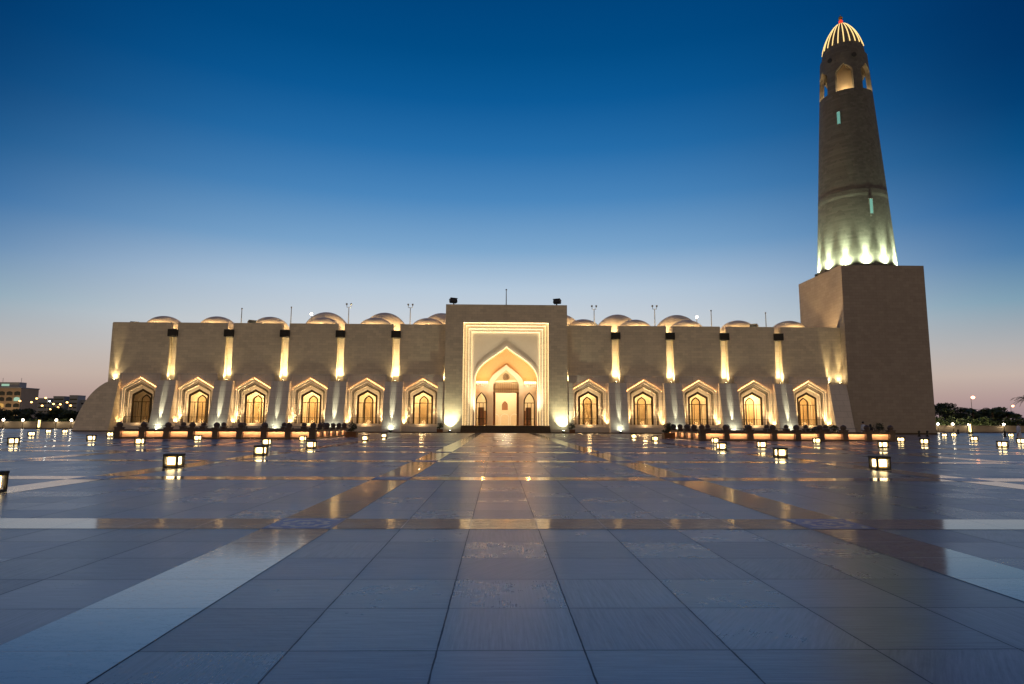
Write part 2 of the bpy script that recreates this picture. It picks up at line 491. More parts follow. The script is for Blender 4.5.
class MB:
    def __init__(s):
        s.v, s.f = [], []

    def add(s, vs, fs):
        o = len(s.v)
        s.v += [tuple(p) for p in vs]
        s.f += [tuple(i + o for i in q) for q in fs]
        return s

    def box(s, x0, x1, y0, y1, z0, z1):
        return s.add([(x0, y0, z0), (x1, y0, z0), (x1, y1, z0), (x0, y1, z0), (x0, y0, z1), (x1, y0, z1), (x1, y1, z1), (x0, y1, z1)],
                     [(3, 2, 1, 0), (4, 5, 6, 7), (0, 1, 5, 4), (1, 2, 6, 5), (2, 3, 7, 6), (3, 0, 4, 7)])

    def quad(s, *p):
        return s.add(p, [tuple(range(len(p)))])

    def tube(s, pts, r, n=8, cap=True):
        pts = [Vector(p) for p in pts]
        rs_ = r if isinstance(r, (list, tuple)) else [r] * len(pts)
        rings = []
        for i, p in enumerate(pts):
            d = (pts[min(i + 1, len(pts) - 1)] - pts[max(i - 1, 0)]).normalized()
            a = d.cross(Vector((0, 0, 1)))
            if a.length < 1e-3:
                a = d.cross(Vector((1, 0, 0)))
            a.normalize()
            b = d.cross(a)
            rings.append([p + (a * math.cos(2 * PI * j / n) + b * math.sin(2 * PI * j / n)) * rs_[i] for j in range(n)])
        vs = [q for ring in rings for q in ring]
        fs = [(i * n + j, i * n + (j + 1) % n, (i + 1) * n + (j + 1) % n, (i + 1) * n + j) for i in range(len(pts) - 1) for j in range(n)]
        if cap:
            fs += [tuple(range(n)), tuple(range((len(pts) - 1) * n, len(pts) * n))]
        return s.add(vs, fs)

    def lathe(s, prof, cx=0, cy=0, n=32, a0=0, a1=2 * PI):
        full = abs(a1 - a0 - 2 * PI) < 1e-6
        m = n if full else n + 1
        vs = [(cx + r * math.cos(a0 + (a1 - a0) * j / n), cy + r * math.sin(a0 + (a1 - a0) * j / n), z) for r, z in prof for j in range(m)]
        fs = []
        for i in range(len(prof) - 1):
            for j in range(n):
                k = (j + 1) % m
                fs.append((i * m + j, i * m + k, (i + 1) * m + k, (i + 1) * m + j))
        return s.add(vs, fs)

    def sphere(s, c, r, n=14, m=8, sz=1.0):
        prof = [(max(1e-4, r * math.sin(PI * i / m)), c[2] - r * sz * math.cos(PI * i / m)) for i in range(m + 1)]
        return s.lathe(prof, c[0], c[1], n)

    def ring(s, A, B, ya, yb):
        n = len(A)
        vs = [(x, ya, z) for x, z in A] + [(x, yb, z) for x, z in B]
        return s.add(vs, [(i, i + 1, n + i + 1, n + i) for i in range(n - 1)])

    def rect_ring(s, A, x0, x1, z1, y, nj):
        """the wall face between an arch outline A (nj points on each jamb) and its bounding rectangle"""
        n = len(A)
        L = A[:nj]
        Rr = A[n - nj:]
        top = A[nj - 1:n - nj + 1]
        s.ring(L, [(x0, z) for x, z in L], y, y)
        s.ring(Rr, [(x1, z) for x, z in Rr], y, y)
        s.ring(top, [(x, z1) for x, z in top], y, y)
        for (x, z), xe in ((A[nj - 1], x0), (A[n - nj], x1)):
            s.quad((x, y, z), (xe, y, z), (xe, y, z1), (x, y, z1))
        return s

    def build(s, name, mat, parent=None, loc=(0, 0, 0), smooth=False, bevel=0):
        me = bpy.data.meshes.new(name)
        me.from_pydata(s.v, [], s.f)
        bm = bmesh.new()
        bm.from_mesh(me)
        bmesh.ops.remove_doubles(bm, verts=bm.verts, dist=1e-5)
        bmesh.ops.recalc_face_normals(bm, faces=bm.faces)
        bm.to_mesh(me)
        bm.free()
        me.materials.append(mat)
        if smooth:
            me.polygons.foreach_set('use_smooth', [True] * len(me.polygons))
        o = bpy.data.objects.new(name, me)
        COL.objects.link(o)
        o.location = loc
        if parent is not None:
            o.parent = parent
        if bevel:
            bv = o.modifiers.new('bevel', 'BEVEL')
            bv.width = bevel
            bv.segments = 2
            bv.limit_method = 'ANGLE'
        return o


def empty(name, loc, label=None, cat=None, group=None):
    o = bpy.data.objects.new(name, None)
    COL.objects.link(o)
    o.location = loc
    return tag(o, label, cat, group)


def tag(o, label=None, cat=None, group=None, kind=None):
    for k_, v_ in (('label', label), ('category', cat), ('group', group), ('kind', kind)):
        if v_:
            o[k_] = v_
    return o


KIDS = {}


def copy_tree(o, parent=None, loc=None):
    c = o.copy()
    COL.objects.link(c)
    if parent is not None:
        c.parent = parent
    if loc is not None:
        c.location = loc
    for ch in o.children:
        copy_tree(ch, c)
    return c


def lamp(name, typ, loc, power, col, parent=None, aim=None, size=0.05, angle=60, blend=0.6):
    d = bpy.data.lights.new(name, typ)
    d.energy = power
    d.color = col
    if typ in ('POINT', 'SPOT'):
        d.shadow_soft_size = size
    if typ == 'SPOT':
        d.spot_size = R(angle)
        d.spot_blend = blend
    o = bpy.data.objects.new(name, d)
    COL.objects.link(o)
    o.location = loc
    if aim is not None:
        o.rotation_euler = Vector(aim).to_track_quat('-Z', 'Y').to_euler()
    if parent is not None:
        o.parent = parent
    return o


def outline(w, z0, zs, za, n=10, t1=0.35, t2=0.45, slope=None, cx=0.0):
    """left jamb, left haunch, apex, right haunch, right jamb: two points on each jamb, then n per side"""
    rise = za - zs
    sl = slope if slope is not None else rise / w
    P0, P1, P2, P3 = Vector((-w, zs)), Vector((-w, zs + t1 * rise)), Vector((-w * t2, za - sl * w * t2)), Vector((0, za))
    half = []
    for i in range(1, n + 1):
        t = i / n
        half.append(P0 * (1 - t) ** 3 + P1 * 3 * t * (1 - t) ** 2 + P2 * 3 * t * t * (1 - t) + P3 * t ** 3)
    L = [(-w, z0), (-w, zs)] + [(p.x, p.y) for p in half]
    return [(cx + x, z) for x, z in L] + [(cx - x, z) for x, z in reversed(L[:-1])]


def lerp(a, b, t):
    return a + (b - a) * t


# ------------------------------------------------------------------ ground
g = MB()
g.quad((-3000, -600, -0.06), (3000, -600, -0.06), (3000, 4000, -0.06), (-3000, 4000, -0.06))
tag(g.build('ground', M['soil']), kind='structure')
g = MB()
g.quad((-112, -40, 0), (112, -40, 0), (112, 134, 0), (-112, 134, 0))
tag(g.build('plaza_paving', M['tiles']), kind='structure')
PER = 8 * T
bx = [TX + 4 * T + PER * k for k in range(-13, 13)]          # left edges of the strips running to the building
by = [TY + PER * k for k in range(-4, 12)]
g = MB()
for x in bx:
    if -104 < x < 104:
        g.quad((x, -38, 0.004), (x + T, -38, 0.004), (x + T, 99.5, 0.004), (x, 99.5, 0.004))
tag(g.build('paving_strips_lengthwise', M['band']), kind='structure')
g = MB()
for y in by:
    if y < 99:
        xs = [-104] + [e for x in bx if -104 < x < 103 for e in (x, x + T)] + [104]
        for i in range(0, len(xs), 2):
            g.quad((xs[i], y, 0.004), (xs[i + 1], y, 0.004), (xs[i + 1], y + T, 0.004), (xs[i], y + T, 0.004))
tag(g.build('paving_strips_crosswise', M['band']), kind='structure')
g = MB()
hh = T / 2
g.quad((-hh, -hh, 0.008), (hh, -hh, 0.008), (hh, hh, 0.008), (-hh, hh, 0.008))
mo = None
for y in by[3:8]:
    for x in bx:
        if abs(x - C0) < 26 + y:
            if mo is None:
                mo = tag(g.build('mosaic_paving', M['mosaic'], loc=(x + hh, y + hh, 0)), kind='structure')
            else:
                c = mo.copy()
                COL.objects.link(c)
                c.location = (x + hh, y + hh, 0)

# ------------------------------------------------------------------ the mosque
MO = (C0, 102.0, 0.0)
mosque = empty('mosque', MO, 'long limestone mosque with floodlit arched bays, roof domes and a tall square central portal', 'mosque')
off = (-MO[0], -MO[1], 0)
YW, YB = 103.5, 103.0
ZT, ZL, ZLED = 17.35, 9.2, 8.05
BAY = 8.93
left_bays = [C0 - 13.32 - BAY * k for k in range(6)]
right_bays = [C0 + 13.32 + BAY * k for k in range(5)]
slots = [C0 - 17.83 - BAY * k for k in range(5)] + [C0 + 17.83 + BAY * k for k in range(4)]
XL, XR = -62.1, 56.2

# wing walls: one upper panel over every bay
SW = 0.56
pn = None
for xb in left_bays + right_bays:
    x0, x1 = xb - BAY / 2 + SW, xb + BAY / 2 - SW
    if xb == left_bays[0]:
        x1 = -8.4
    if xb == right_bays[0]:
        x0 = 10.9
    if xb == left_bays[-1]:
        x0 = XL
    if xb == right_bays[-1]:
        x1 = XR
    m = MB()
    m.box(x0, x1, YW, YW + 1.0, ZLED - 0.6, ZT)
    m.box(x0 - 0.0, x1, YW + 0.16, YW + 1.0, ZT + 0.003, ZT + 0.10)
    m.build('upper_wall', M['stone'], mosque, off)
m = MB()
m.box(XL + 0.3, -8.45, YW + 1.003, YW + 1.4, ZLED, 16.3)
m.box(10.95, XR - 0.003, YW + 1.003, YW + 1.4, ZLED, 16.3)
m.build('slot_wall', M['stone_smooth'], mosque, off)
m = MB()
m.box(XL + 0.3, -8.45, YW + 1.41, 172, 15.6, 16.25)
m.box(10.95, XR - 0.01, YW + 1.41, 172, 15.6, 16.25)
m.box(-8.45, 10.95, 113, 172, 15.6, 16.25)
m.build('roof', M['roof'], mosque, off)
m = MB()
m.box(XL, XL + 0.3, YW + 1.003, 172, 0, ZT)
m.build('side_wall', M['stone'], mosque, off)

# arched bay (built round its own centre line, then copied)
W_OUT, SILL = 2.70, 1.34
OUT = [
    (outline(2.70, SILL, 6.72, 8.41, 12, 0.10, 0.80, 0.60), 0.0),
    (outline(2.44, SILL, 6.50, 8.02, 12, 0.18, 0.72, 0.60), 0.16),
    (outline(2.22, SILL, 6.30, 7.64, 12, 0.28, 0.64, 0.59), 0.36),
    (outline(2.0, SILL, 6.10, 7.32, 12, 0.30, 0.62, 0.585), 0.60),
    (outline(1.62, SILL, 5.78, 6.78, 12, 0.20, 0.72, 0.60), 0.95),
]
BW = (BAY - 2.93) / 2 + 0.25
m = MB()
YBo = YB - MO[1]
m.rect_ring(OUT[0][0], -BW, BW, ZL, YBo, 2)
m.quad((-BW, YBo, 0), (BW, YBo, 0), (BW, YBo, SILL), (-BW, YBo, SILL))
for i in range(len(OUT) - 1):
    A, da = OUT[i]
    B, db = OUT[i + 1]
    m.ring(A, A, YBo + da, YBo + db)
    m.ring(A, B, YBo + db, YBo + db)
m.box(-BW, BW, YBo - 0.07, YBo - 0.003, ZL - 0.12, ZL + 0.02)         # border moulding
m.quad((-BW, YBo, ZL), (BW, YBo, ZL), (BW, YW - MO[1] + 0.02, ZL + 0.03), (-BW, YW - MO[1] + 0.02, ZL + 0.03))
for sg in (-1, 1):
    m.box(sg * 2.93 - 0.05, sg * 2.93 + 0.05, YBo - 0.06, YBo - 0.002, ZLED, ZL - 0.121)
m.quad((-2.7, YBo, SILL), (2.7, YBo, SILL), (1.62, YBo + 0.95, SILL + 0.02), (-1.62, YBo + 0.95, SILL + 0.02))
bay = m.build('arched_bay', M['stone_pale'], mosque, (left_bays[0] - MO[0], 0, 0))
# archivolt moulding that hides the light strip
A0 = outline(2.70, 6.72, 6.72, 8.41, 12, 0.10, 0.80, 0.60)[1:-1]
Aout = outline(2.80, 6.72, 6.72, 8.50, 12, 0.10, 0.80, 0.60)[1:-1]
m = MB()
m.ring(A0, Aout, YBo - 0.16, YBo - 0.16)
m.ring(Aout, Aout, YBo - 0.16, YBo - 0.05)
m.ring(A0, A0, YBo - 0.16, YBo - 0.003)
m.build('archivolt', M['stone_pale'], bay)
S0 = outline(2.75, 6.72, 6.72, 8.45, 12, 0.10, 0.80, 0.60)[1:-1]
S1 = outline(2.815, 6.72, 6.72, 8.515, 12, 0.10, 0.80, 0.60)[1:-1]
m = MB()
m.ring(S0, S1, YBo - 0.045, YBo - 0.045)
m.ring(S1, S1, YBo - 0.045, YBo - 0.012)
m.build('light_strip', M['led_warm'], bay)
m = MB()
for (A, d_), w_ in ((OUT[0], .10), (OUT[1], .12), (OUT[2], .13), (OUT[3], .13)):
    A_ = [(x * 0.998, z if i_ in (0, len(A) - 1) else z - 0.004) for i_, (x, z) in enumerate(A)]
    m.ring(A_, A_, YBo + d_ + 0.04, YBo + d_ + 0.04 + w_)
m.build('light_strip', M['led_reveal'], bay)
m = MB()
for (A, d_), o1, o2 in ((OUT[2], 0.02, 0.09), (OUT[2], 0.13, 0.19), (OUT[1], 0.16, 0.215)):
    rg = [[(x * (1 - q / 2.3), z if i in (0, len(A) - 1) else z - q * 0.9) for i, (x, z) in enumerate(A)] for q in (o1, o2)]
    m.ring(rg[0], rg[1], YBo + d_ - 0.012, YBo + d_ - 0.012)
    m.ring(rg[1], rg[1], YBo + d_ - 0.012, YBo + d_ - 0.002)
m.build('bronze_trim', M['bronze'], bay)
# bronze door frame, glass, balustrade
F1 = outline(1.62, SILL + .02, 5.78, 6.78, 12, 0.20, 0.72, 0.60)
F2 = outline(1.33, SILL + .02, 5.56, 6.38, 12, 0.20, 0.72, 0.60)
yd = YBo + 0.97
m = MB()
m.ring(F1, F2, yd, yd)
m.ring(F2, F2, yd, yd + 0.16)
m.box(-1.4, 1.4, yd + 0.04, yd + 0.10, 4.62, 4.72)
for x in (-0.62, 0.62):
    m.box(x - 0.035, x + 0.035, yd + 0.035, yd + 0.095, SILL + .03, 4.62)
m.build('door_frame', M['bronze'], bay)
m = MB()
n_ = len(F2)
m.add([(x, yd + 0.12, z) for x, z in F2], [tuple(range(n_))])
m.build('glass_door', M['glass'], bay)
m = MB()
m.box(-2.3, 2.3, YBo + 0.30, YBo + 0.34, SILL + 0.95, SILL + 1.0)
m.box(-2.3, 2.3, YBo + 0.30, YBo + 0.34, SILL + 0.10, SILL + 0.14)
for i in range(19):
    x = -2.25 + 4.5 * i / 18
    m.box(x - 0.015, x + 0.015, YBo + 0.305, YBo + 0.335, SILL + 0.14, SILL + 0.95)
m.build('balustrade', M['bronze'], bay)
# inner arcade screen seen through the door: pointed niche with a lattice
k = NT('lattice_screen')
tcn = k.n('ShaderNodeTexCoord')
sp = k.n('ShaderNodeSeparateXYZ')
k.l(tcn.outputs['Object'], sp.inputs[0])
a = k.math('MULTIPLY', k.math('ADD', sp.outputs[0], sp.outputs[2]), 18.0)
b = k.math('MULTIPLY', k.math('SUBTRACT', sp.outputs[0], sp.outputs[2]), 18.0)
lat = k.math('GREATER_THAN', k.math('MULTIPLY', k.math('SINE', a), k.math('SINE', b)), 0.12)
k.l(k.mix(lat, (0.30, 0.20, 0.09, 1), (0.62, 0.47, 0.27, 1)), k.b.inputs['Base Color'])
k.bump(lat, 0.5, 0.03)
M['lattice'] = k.m
M['lattice_pale'] = plain('gilded_screen', (0.68, 0.54, 0.34), 0.5, 0, 0.3, 9.0)
ys = 109.4 - MO[1]
N1 = outline(0.78, 0.7, 5.2, 6.1, 10, 0.5, 0.4, 0.6)
N2 = outline(0.58, 0.7, 5.12, 5.84, 10, 0.5, 0.4, 0.6)
m = MB()
m.ring(N1, N2, ys - 0.05, ys - 0.05)
m.ring(N1, N1, ys - 0.05, ys + 0.05)
m.build('niche_frame', M['bronze'], bay)
m = MB()
m.add([(x, ys + 0.02, z) for x, z in N2], [tuple(range(len(N2)))])
m.build('lattice_screen', M['lattice'], bay)
m = MB()
NA = outline(1.5, 0.7, 5.0, 6.5, 10, 0.4, 0.5, 0.75)
NB = outline(1.3, 0.7, 5.0, 6.3, 10, 0.4, 0.5, 0.75)
m.ring(NA, NB, ys - 0.10, ys - 0.10)
m.ring(NB, NB, ys - 0.10, ys + 0.02)
m.build('inner_arch', M['plaster'], bay)
bays = [bay] + [copy_tree(bay, mosque, (xb - MO[0], 0, 0)) for xb in left_bays[1:] + right_bays]
for b_, xb in zip(bays, left_bays + right_bays):
    for ch in b_.children:
        if ch.name.split('.')[0] in ('niche_frame', 'lattice_screen', 'inner_arch'):
            ch.location.x = 0.04 * xb

# gallery behind the doors, with a lamp per bay
m = MB()
for xa, xc in ((XL + 0.3, -8.7), (11.2, XR - 0.01)):
    m.quad((xa, 104.02, 0.7), (xc, 104.02, 0.7), (xc, 109.5, 0.7), (xa, 109.5, 0.7))
    m.quad((xa, 109.5, 0.7), (xc, 109.5, 0.7), (xc, 109.5, 7.6), (xa, 109.5, 7.6))
    m.quad((xa, 104.02, 7.6), (xc, 104.02, 7.6), (xc, 109.5, 7.6), (xa, 109.5, 7.6))
    m.quad((xa, 104.02, 0.7), (xa, 109.5, 0.7), (xa, 109.5, 7.6), (xa, 104.02, 7.6))
    m.quad((xc, 104.02, 0.7), (xc, 109.5, 0.7), (xc, 109.5, 7.6), (xc, 104.02, 7.6))
m.build('gallery', M['plaster'], mosque, off)
WARM = (1.0, 0.66, 0.30)
WARM2 = (1.0, 0.74, 0.36)
gal_pw = {0: 1300, 1: 1600, 2: 1400, 3: 3800, 4: 1800, 5: 60, 6: 1400, 7: 1200, 8: 1700, 9: 4200, 10: 1900}
for i, xb in enumerate(left_bays + right_bays):
    px = xb + (0.6 if i % 2 else -0.7)
    lamp('gallery_lamp', 'POINT', (px - MO[0], 106.6 - MO[1], 6.9), gal_pw[i], WARM, mosque, size=0.2)
    lamp('bay_fill', 'POINT', (xb - MO[0], YB - 0.1 - MO[1], SILL + 0.25), 90 if i != 5 else 50, (1.0, 0.64, 0.28), mosque, size=0.35)  # fill light added mid-bay to brighten the reveals, no fixture there
    for s_ in (-1, 1):
        lamp('step_lamp', 'SPOT', (xb + s_ * 2.08 - MO[0], YB - 0.12 - MO[1], SILL + 0.05), 2700 if i != 5 else 800, (1.0, 0.66, 0.29), mosque,
             aim=(-s_ * 0.04, 0.11, 1), size=0.12, angle=70, blend=1.0)
        lamp('reveal_lamp', 'SPOT', (xb + s_ * 2.74 - MO[0], YB - 0.32 - MO[1], SILL - 0.1), 480 if i != 5 else 260, (1.0, 0.60, 0.22), mosque,
             aim=(s_ * 0.05, 0.12, 1), size=0.06, angle=100, blend=0.9)

# sloping buttresses between the bays (groove down the middle)


def buttress_mesh(x0, x1, groove=True):
    m = MB()
    zt, yt, yb = 8.0, 102.45, 100.5
    yk = YW + 0.3

    def yf(z):
        return lerp(yb, yt, (z / zt) ** 0.85)
    xc = (x0 + x1) / 2
    prof = [(x0, 0), (xc - 0.34, 0), (xc - 0.30, 0.06), (xc + 0.30, 0.06), (xc + 0.34, 0), (x1, 0)] if groove else [(x0, 0), (x1, 0)]
    N = 10
    rows = [[(x, yf(zt * i / N) + d, zt * i / N) for x, d in prof] for i in range(N + 1)]
    q = len(prof)
    m.add([p for r_ in rows for p in r_], [(i * q + j, i * q + j + 1, (i + 1) * q + j + 1, (i + 1) * q + j) for i in range(N) for j in range(q - 1)])
    for x in (x0, x1):
        for i in range(N):
            za, zb = zt * i / N, zt * (i + 1) / N
            m.quad((x, yf(za), za), (x, yf(zb), zb), (x, yk, zb), (x, yk, za))
    top = rows[-1]
    m.add([*top, (x1, yk, zt + 0.12), (x0, yk, zt + 0.12)], [tuple(range(q + 2))])
    return m


bt = None
for x in slots:
    if bt is None:
        bt = buttress_mesh(-1.465, 1.465)
        mm = MB()
        mm.v, mm.f = [(p[0], p[1] - MO[1], p[2]) for p in bt.v], bt.f
        bt = mm.build('buttress', M['stone_pale'], mosque, (x - MO[0], 0, 0))
    else:
        copy_tree(bt, mosque, (x - MO[0], 0, 0))
# narrow piers beside the portal
for x0, x1 in ((-9.66, -8.45), (10.95, 12.0)):
    m = MB()
    m.box(x0, x1, 102.4, YW + 0.3, 0, ZLED)
    m.build('portal_pier', M['stone_smooth'], mosque, off)
# last buttress against the tower base
buttress_mesh(C0 + 17.83 + BAY * 4 - 1.465, XR - 0.004, False).build('buttress', M['stone_pale'], mosque, off)
# flared end of the left wing
m = MB()
N = 16
rows = []
for i in range(N + 1):
    t = i / N
    z = 8.1 * t
    xl = -65.5 + 5.55 * (1 - math.sqrt(max(0, 1 - (t * 0.985) ** 2.1)))
    yf = lerp(100.5, 102.45, t ** 0.85)
    rows.append([(-59.75, yf, z), (lerp(-59.75, xl, 0.5), yf, z), (xl + 0.35, yf, z), (xl, yf + 0.5, z), (xl, 108, z), (xl + 0.0, 165, z)])
q = 6
m.add([p for r_ in rows for p in r_], [(i * q + j, i * q + j + 1, (i + 1) * q + j + 1, (i + 1) * q + j) for i in range(N) for j in range(q - 1)])
for i in range(N):
    m.quad(rows[i][0], rows[i + 1][0], (-59.75, YW + 0.3, rows[i + 1][0][2]), (-59.75, YW + 0.3, rows[i][0][2]))
m.add([*rows[-1], (-59.75, 165, 8.1), (-59.75, YW + 0.3, 8.2)], [tuple(range(8))])
eb = m.build('end_buttress', M['stone'], mosque, off)
# dark base course
m = MB()
m.box(-65.2, -5.75, 100.38, 100.49, 0, 0.16)
m.box(8.1, 56.1, 100.38, 100.49, 0, 0.16)
m.box(-65.2, -5.75, 100.497, 104, 0.0, 0.05)
m.box(8.1, 56.1, 100.497, 104, 0.0, 0.05)
m.build('base_course', M['basalt'], mosque, off)
for xa, xc in ((-59.7, -8.5), (11.03, 54.0)):
    m = MB()
    m.box(xa, xc, 102.2, YB - 0.003, 0.06, 0.9)
    m.build('plinth', M['stone_pale'], mosque, off)

# steel water spouts bridging each slot + warm uplights on the ledges
sp_ = MB()
sp_.box(-0.74, 0.74, -0.45, 0.9, 15.17, 16.3)
sp_.box(-0.62, 0.62, -0.452, -0.45, 15.3, 16.17)
spo = None
fx = None
fxm = MB()
fxm.box(-0.16, 0.16, -0.1, 0.1, 0, 0.14)
lens_m = MB()
lens_m.quad((-0.13, -0.08, 0.144), (0.13, -0.08, 0.144), (0.13, 0.08, 0.144), (-0.13, 0.08, 0.144))
for i, x in enumerate(slots):
    if spo is None:
        spo = sp_.build('water_spout', M['black_metal'], mosque, (x - MO[0], YW - MO[1], 0), bevel=0.03)
    else:
        copy_tree(spo, mosque, (x - MO[0], YW - MO[1], 0))
upl = [(x, 103.45) for x in slots] + [(-61.0, 103.2), (-9.0, 103.2), (11.45, 103.2), (53.7, 103.15), (55.5, 103.05)]
SLOT_P = [3000, 3000, 3200, 2600, 1100, 2600, 2900, 2700, 2300, 1800, 2600, 2600, 1900, 1900]
for i, (x, y) in enumerate(upl):
    if fx is None:
        fx = fxm.build('uplight', M['black_metal'], mosque, (x - MO[0], y - MO[1], ZLED + 0.06))
        lens_m.build('lens', M['flood_lens_warm'], fx)
    else:
        copy_tree(fx, mosque, (x - MO[0], y - MO[1], ZLED + 0.06))
    inslot = i < len(slots)
    pw = SLOT_P[i] if i < len(SLOT_P) else 1900
    tilt = {len(slots): 0.03, len(upl) - 1: 0.05}.get(i, 0.0)
    lamp('slot_light', 'SPOT', (x - MO[0], y + (0.12 if inslot else 0.0) - MO[1], ZLED + 0.26), pw * (1.5 if inslot else 1.5), WARM2, mosque,
         aim=(tilt, 0.10 if inslot else 0.045, 1), size=0.08, angle=30 if inslot else 24, blend=1.0)
    lamp('slot_glow', 'SPOT', (x - MO[0], y - MO[1], ZLED + 0.26), pw * (0.75 if inslot else 0.16), WARM2, mosque, aim=(0, 0.08, 1), size=0.08, angle=118, blend=1.0)

# roof domes
def dome_mesh(r, h, zc):
    prof = [(r * math.cos(PI / 2 * i / 14), zc + h * math.sin(PI / 2 * i / 14)) for i in range(14)] + [(1e-4, zc + h)]
    return MB().lathe([(r, 15.7)] + prof, 0, 0, 48)


dm = None
for i, xb in enumerate(left_bays + right_bays):
    if dm is None:
        dm = dome_mesh(3.1, 2.35, 17.0).build('small_dome', M['dome'], mosque, (xb - 0.0 - MO[0], 109.2 - MO[1], 0), smooth=True)
    else:
        copy_tree(dm, mosque, (xb - MO[0], 109.2 - MO[1], 0))
    for dx in (-1.9, 0.0, 1.9):
        lamp('dome_light', 'POINT', (xb + dx - MO[0], 104.85 - MO[1], 16.9), 420, WARM, mosque, size=0.1)
dm = None
for x in (-32.0, -21.2, -10.6, 11.5, 22.3, 33.5):
    if dm is None:
        dm = dome_mesh(4.6, 5.2, 16.7).build('large_dome', M['dome'], mosque, (x - MO[0], 119 - MO[1], 0), smooth=True)
    else:
        copy_tree(dm, mosque, (x - MO[0], 119 - MO[1], 0))
    for dx in (-4.2, 0.0, 4.2):
        lamp('dome_light', 'POINT', (x + dx - MO[0], 112.6 - MO[1], 17.2), 1200, WARM, mosque, size=0.1)

# central portal ------------------------------------------------------------
PX0, PX1, PZ, PY = -8.5, 11.02, 20.5, 102.0
IX0, IX1, IZ = -5.65, 8.02, 17.6
FLO = 1.15
pm = MB()
pm.quad((PX0, PY, 0), (IX0, PY, 0), (IX0, PY, IZ), (PX0, PY, IZ))
pm.quad((IX1, PY, 0), (PX1, PY, 0), (PX1, PY, IZ), (IX1, PY, IZ))
pm.quad((PX0, PY, IZ), (PX1, PY, IZ), (PX1, PY, PZ), (PX0, PY, PZ))
pm.quad((PX0, PY, PZ), (PX1, PY, PZ), (PX1, PY + 11, PZ), (PX0, PY + 11, PZ))
pm.quad((PX0, PY, 0), (PX0, PY + 11, 0), (PX0, PY + 11, PZ), (PX0, PY, PZ))
pm.quad((PX1, PY, 0), (PX1, PY + 11, 0), (PX1, PY + 11, PZ), (PX1, PY, PZ))
pm.quad((PX0, PY + 11, 16), (PX1, PY + 11, 16), (PX1, PY + 11, PZ), (PX0, PY + 11, PZ))
portal = pm.build('portal', M['stone'], mosque, off)


def rect(inset):
    return [(IX0 + inset, 0.0), (IX0 + inset, IZ - inset), (IX1 - inset, IZ - inset), (IX1 - inset, 0.0)]


steps_ = [(0.0, 0.0), (0.0, 0.7), (0.38, 0.7), (0.38, 1.4), (0.80, 1.4), (0.80, 2.0), (1.22, 2.0), (1.22, 2.5)]
fm = MB()
for (ia, da), (ib, db) in zip(steps_, steps_[1:]):
    fm.ring(rect(ia), rect(ib), PY + da, PY + db)
pf = fm.build('stepped_frame', M['stone_smooth'], portal)
for ins, d0, d1, nm in ((0.004, 0.42, 0.66, 'led_yellow'), (0.384, 1.16, 1.36, 'led_yellow'), (0.804, 1.76, 1.96, 'led_white'), (1.224, 2.3, 2.46, 'led_yellow')):
    lm = MB()
    lm.ring(rect(ins), rect(ins), PY + d0, PY + d1)
    lm.build('light_strip', M[nm], portal)
PC = 1.32
YP = PY + 2.5
BIG = outline(5.13, FLO, 8.35, 14.0, 16, 0.52, 0.42, 0.88, PC)
pan = MB()
pan.rect_ring(BIG, IX0 + 1.22, IX1 - 1.22, IZ - 1.22, YP, 2)
pan.build('spandrel_wall', M['marble'], portal)
BIG2 = outline(5.13, FLO, 8.35, 14.0, 16, 0.52, 0.42, 0.88, PC)
BIGo = outline(5.42, FLO, 8.35, 14.42, 16, 0.52, 0.42, 0.88, PC)
am = MB()
am.ring(BIGo, BIG2, YP - 0.12, YP - 0.12)
am.ring(BIGo, BIGo, YP - 0.12, YP - 0.003)
am.ring(BIG2, BIG2, YP - 0.12, YP + 0.3)
am.build('iwan_arch', M['marble'], portal)
ls = outline(5.10, FLO, 8.35, 13.96, 16, 0.52, 0.42, 0.88, PC)
ls2 = outline(5.05, FLO, 8.35, 13.9, 16, 0.52, 0.42, 0.88, PC)
lm = MB()
lm.ring(ls, ls2, YP + 0.34, YP + 0.34)
lm.build('light_strip', M['led_arch'], portal)
YN = PY + 6.0
vm = MB()
vm.ring(BIG, BIG, YP + 0.3, YN)
vm.quad((PC - 5.13, YP, FLO), (PC + 5.13, YP, FLO), (PC + 5.13, YN, FLO), (PC - 5.13, YN, FLO))
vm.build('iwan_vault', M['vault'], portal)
# back wall of the niche: centre door and two side doors
DO = outline(2.18, FLO, 7.5, 10.43, 12, 0.45, 0.45, 0.85, PC)
DOo = outline(2.92, FLO, 7.95, 11.28, 12, 0.45, 0.45, 0.85, PC)
SL = outline(0.96, FLO, 5.03, 6.71, 10, 0.5, 0.4, 0.9, PC - 4.14)
SR = outline(0.96, FLO, 5.03, 6.71, 10, 0.5, 0.4, 0.9, PC + 3.9)
bw = MB()
zc_ = 8.2
bw.rect_ring(SL, PC - 5.2, PC - 2.18, zc_, YN, 2)
bw.build('niche_wall', M['marble'], portal)
bw = MB()
bw.rect_ring(SR, PC + 2.18, PC + 5.2, zc_, YN, 2)
bw.build('niche_wall', M['marble'], portal)
bw = MB()
top = [p for p in DO if p[1] >= zc_]
bw.rect_ring([(PC - 2.18, zc_), (PC - 2.18, zc_ + 0.01)] + [(x, z) for x, z in top] + [(PC + 2.18, zc_ + 0.01), (PC + 2.18, zc_)], PC - 5.2, PC + 5.2, 14.2, YN, 2)
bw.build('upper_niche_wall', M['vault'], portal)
dmo = MB()
dmo.ring(DOo, DO, YN - 0.3, YN - 0.3)
dmo.ring(DOo, DOo, YN - 0.3, YN - 0.003)
dmo.ring(DO, DO, YN - 0.3, YN + 0.5)
dmo.build('door_surround', M['marble'], portal)
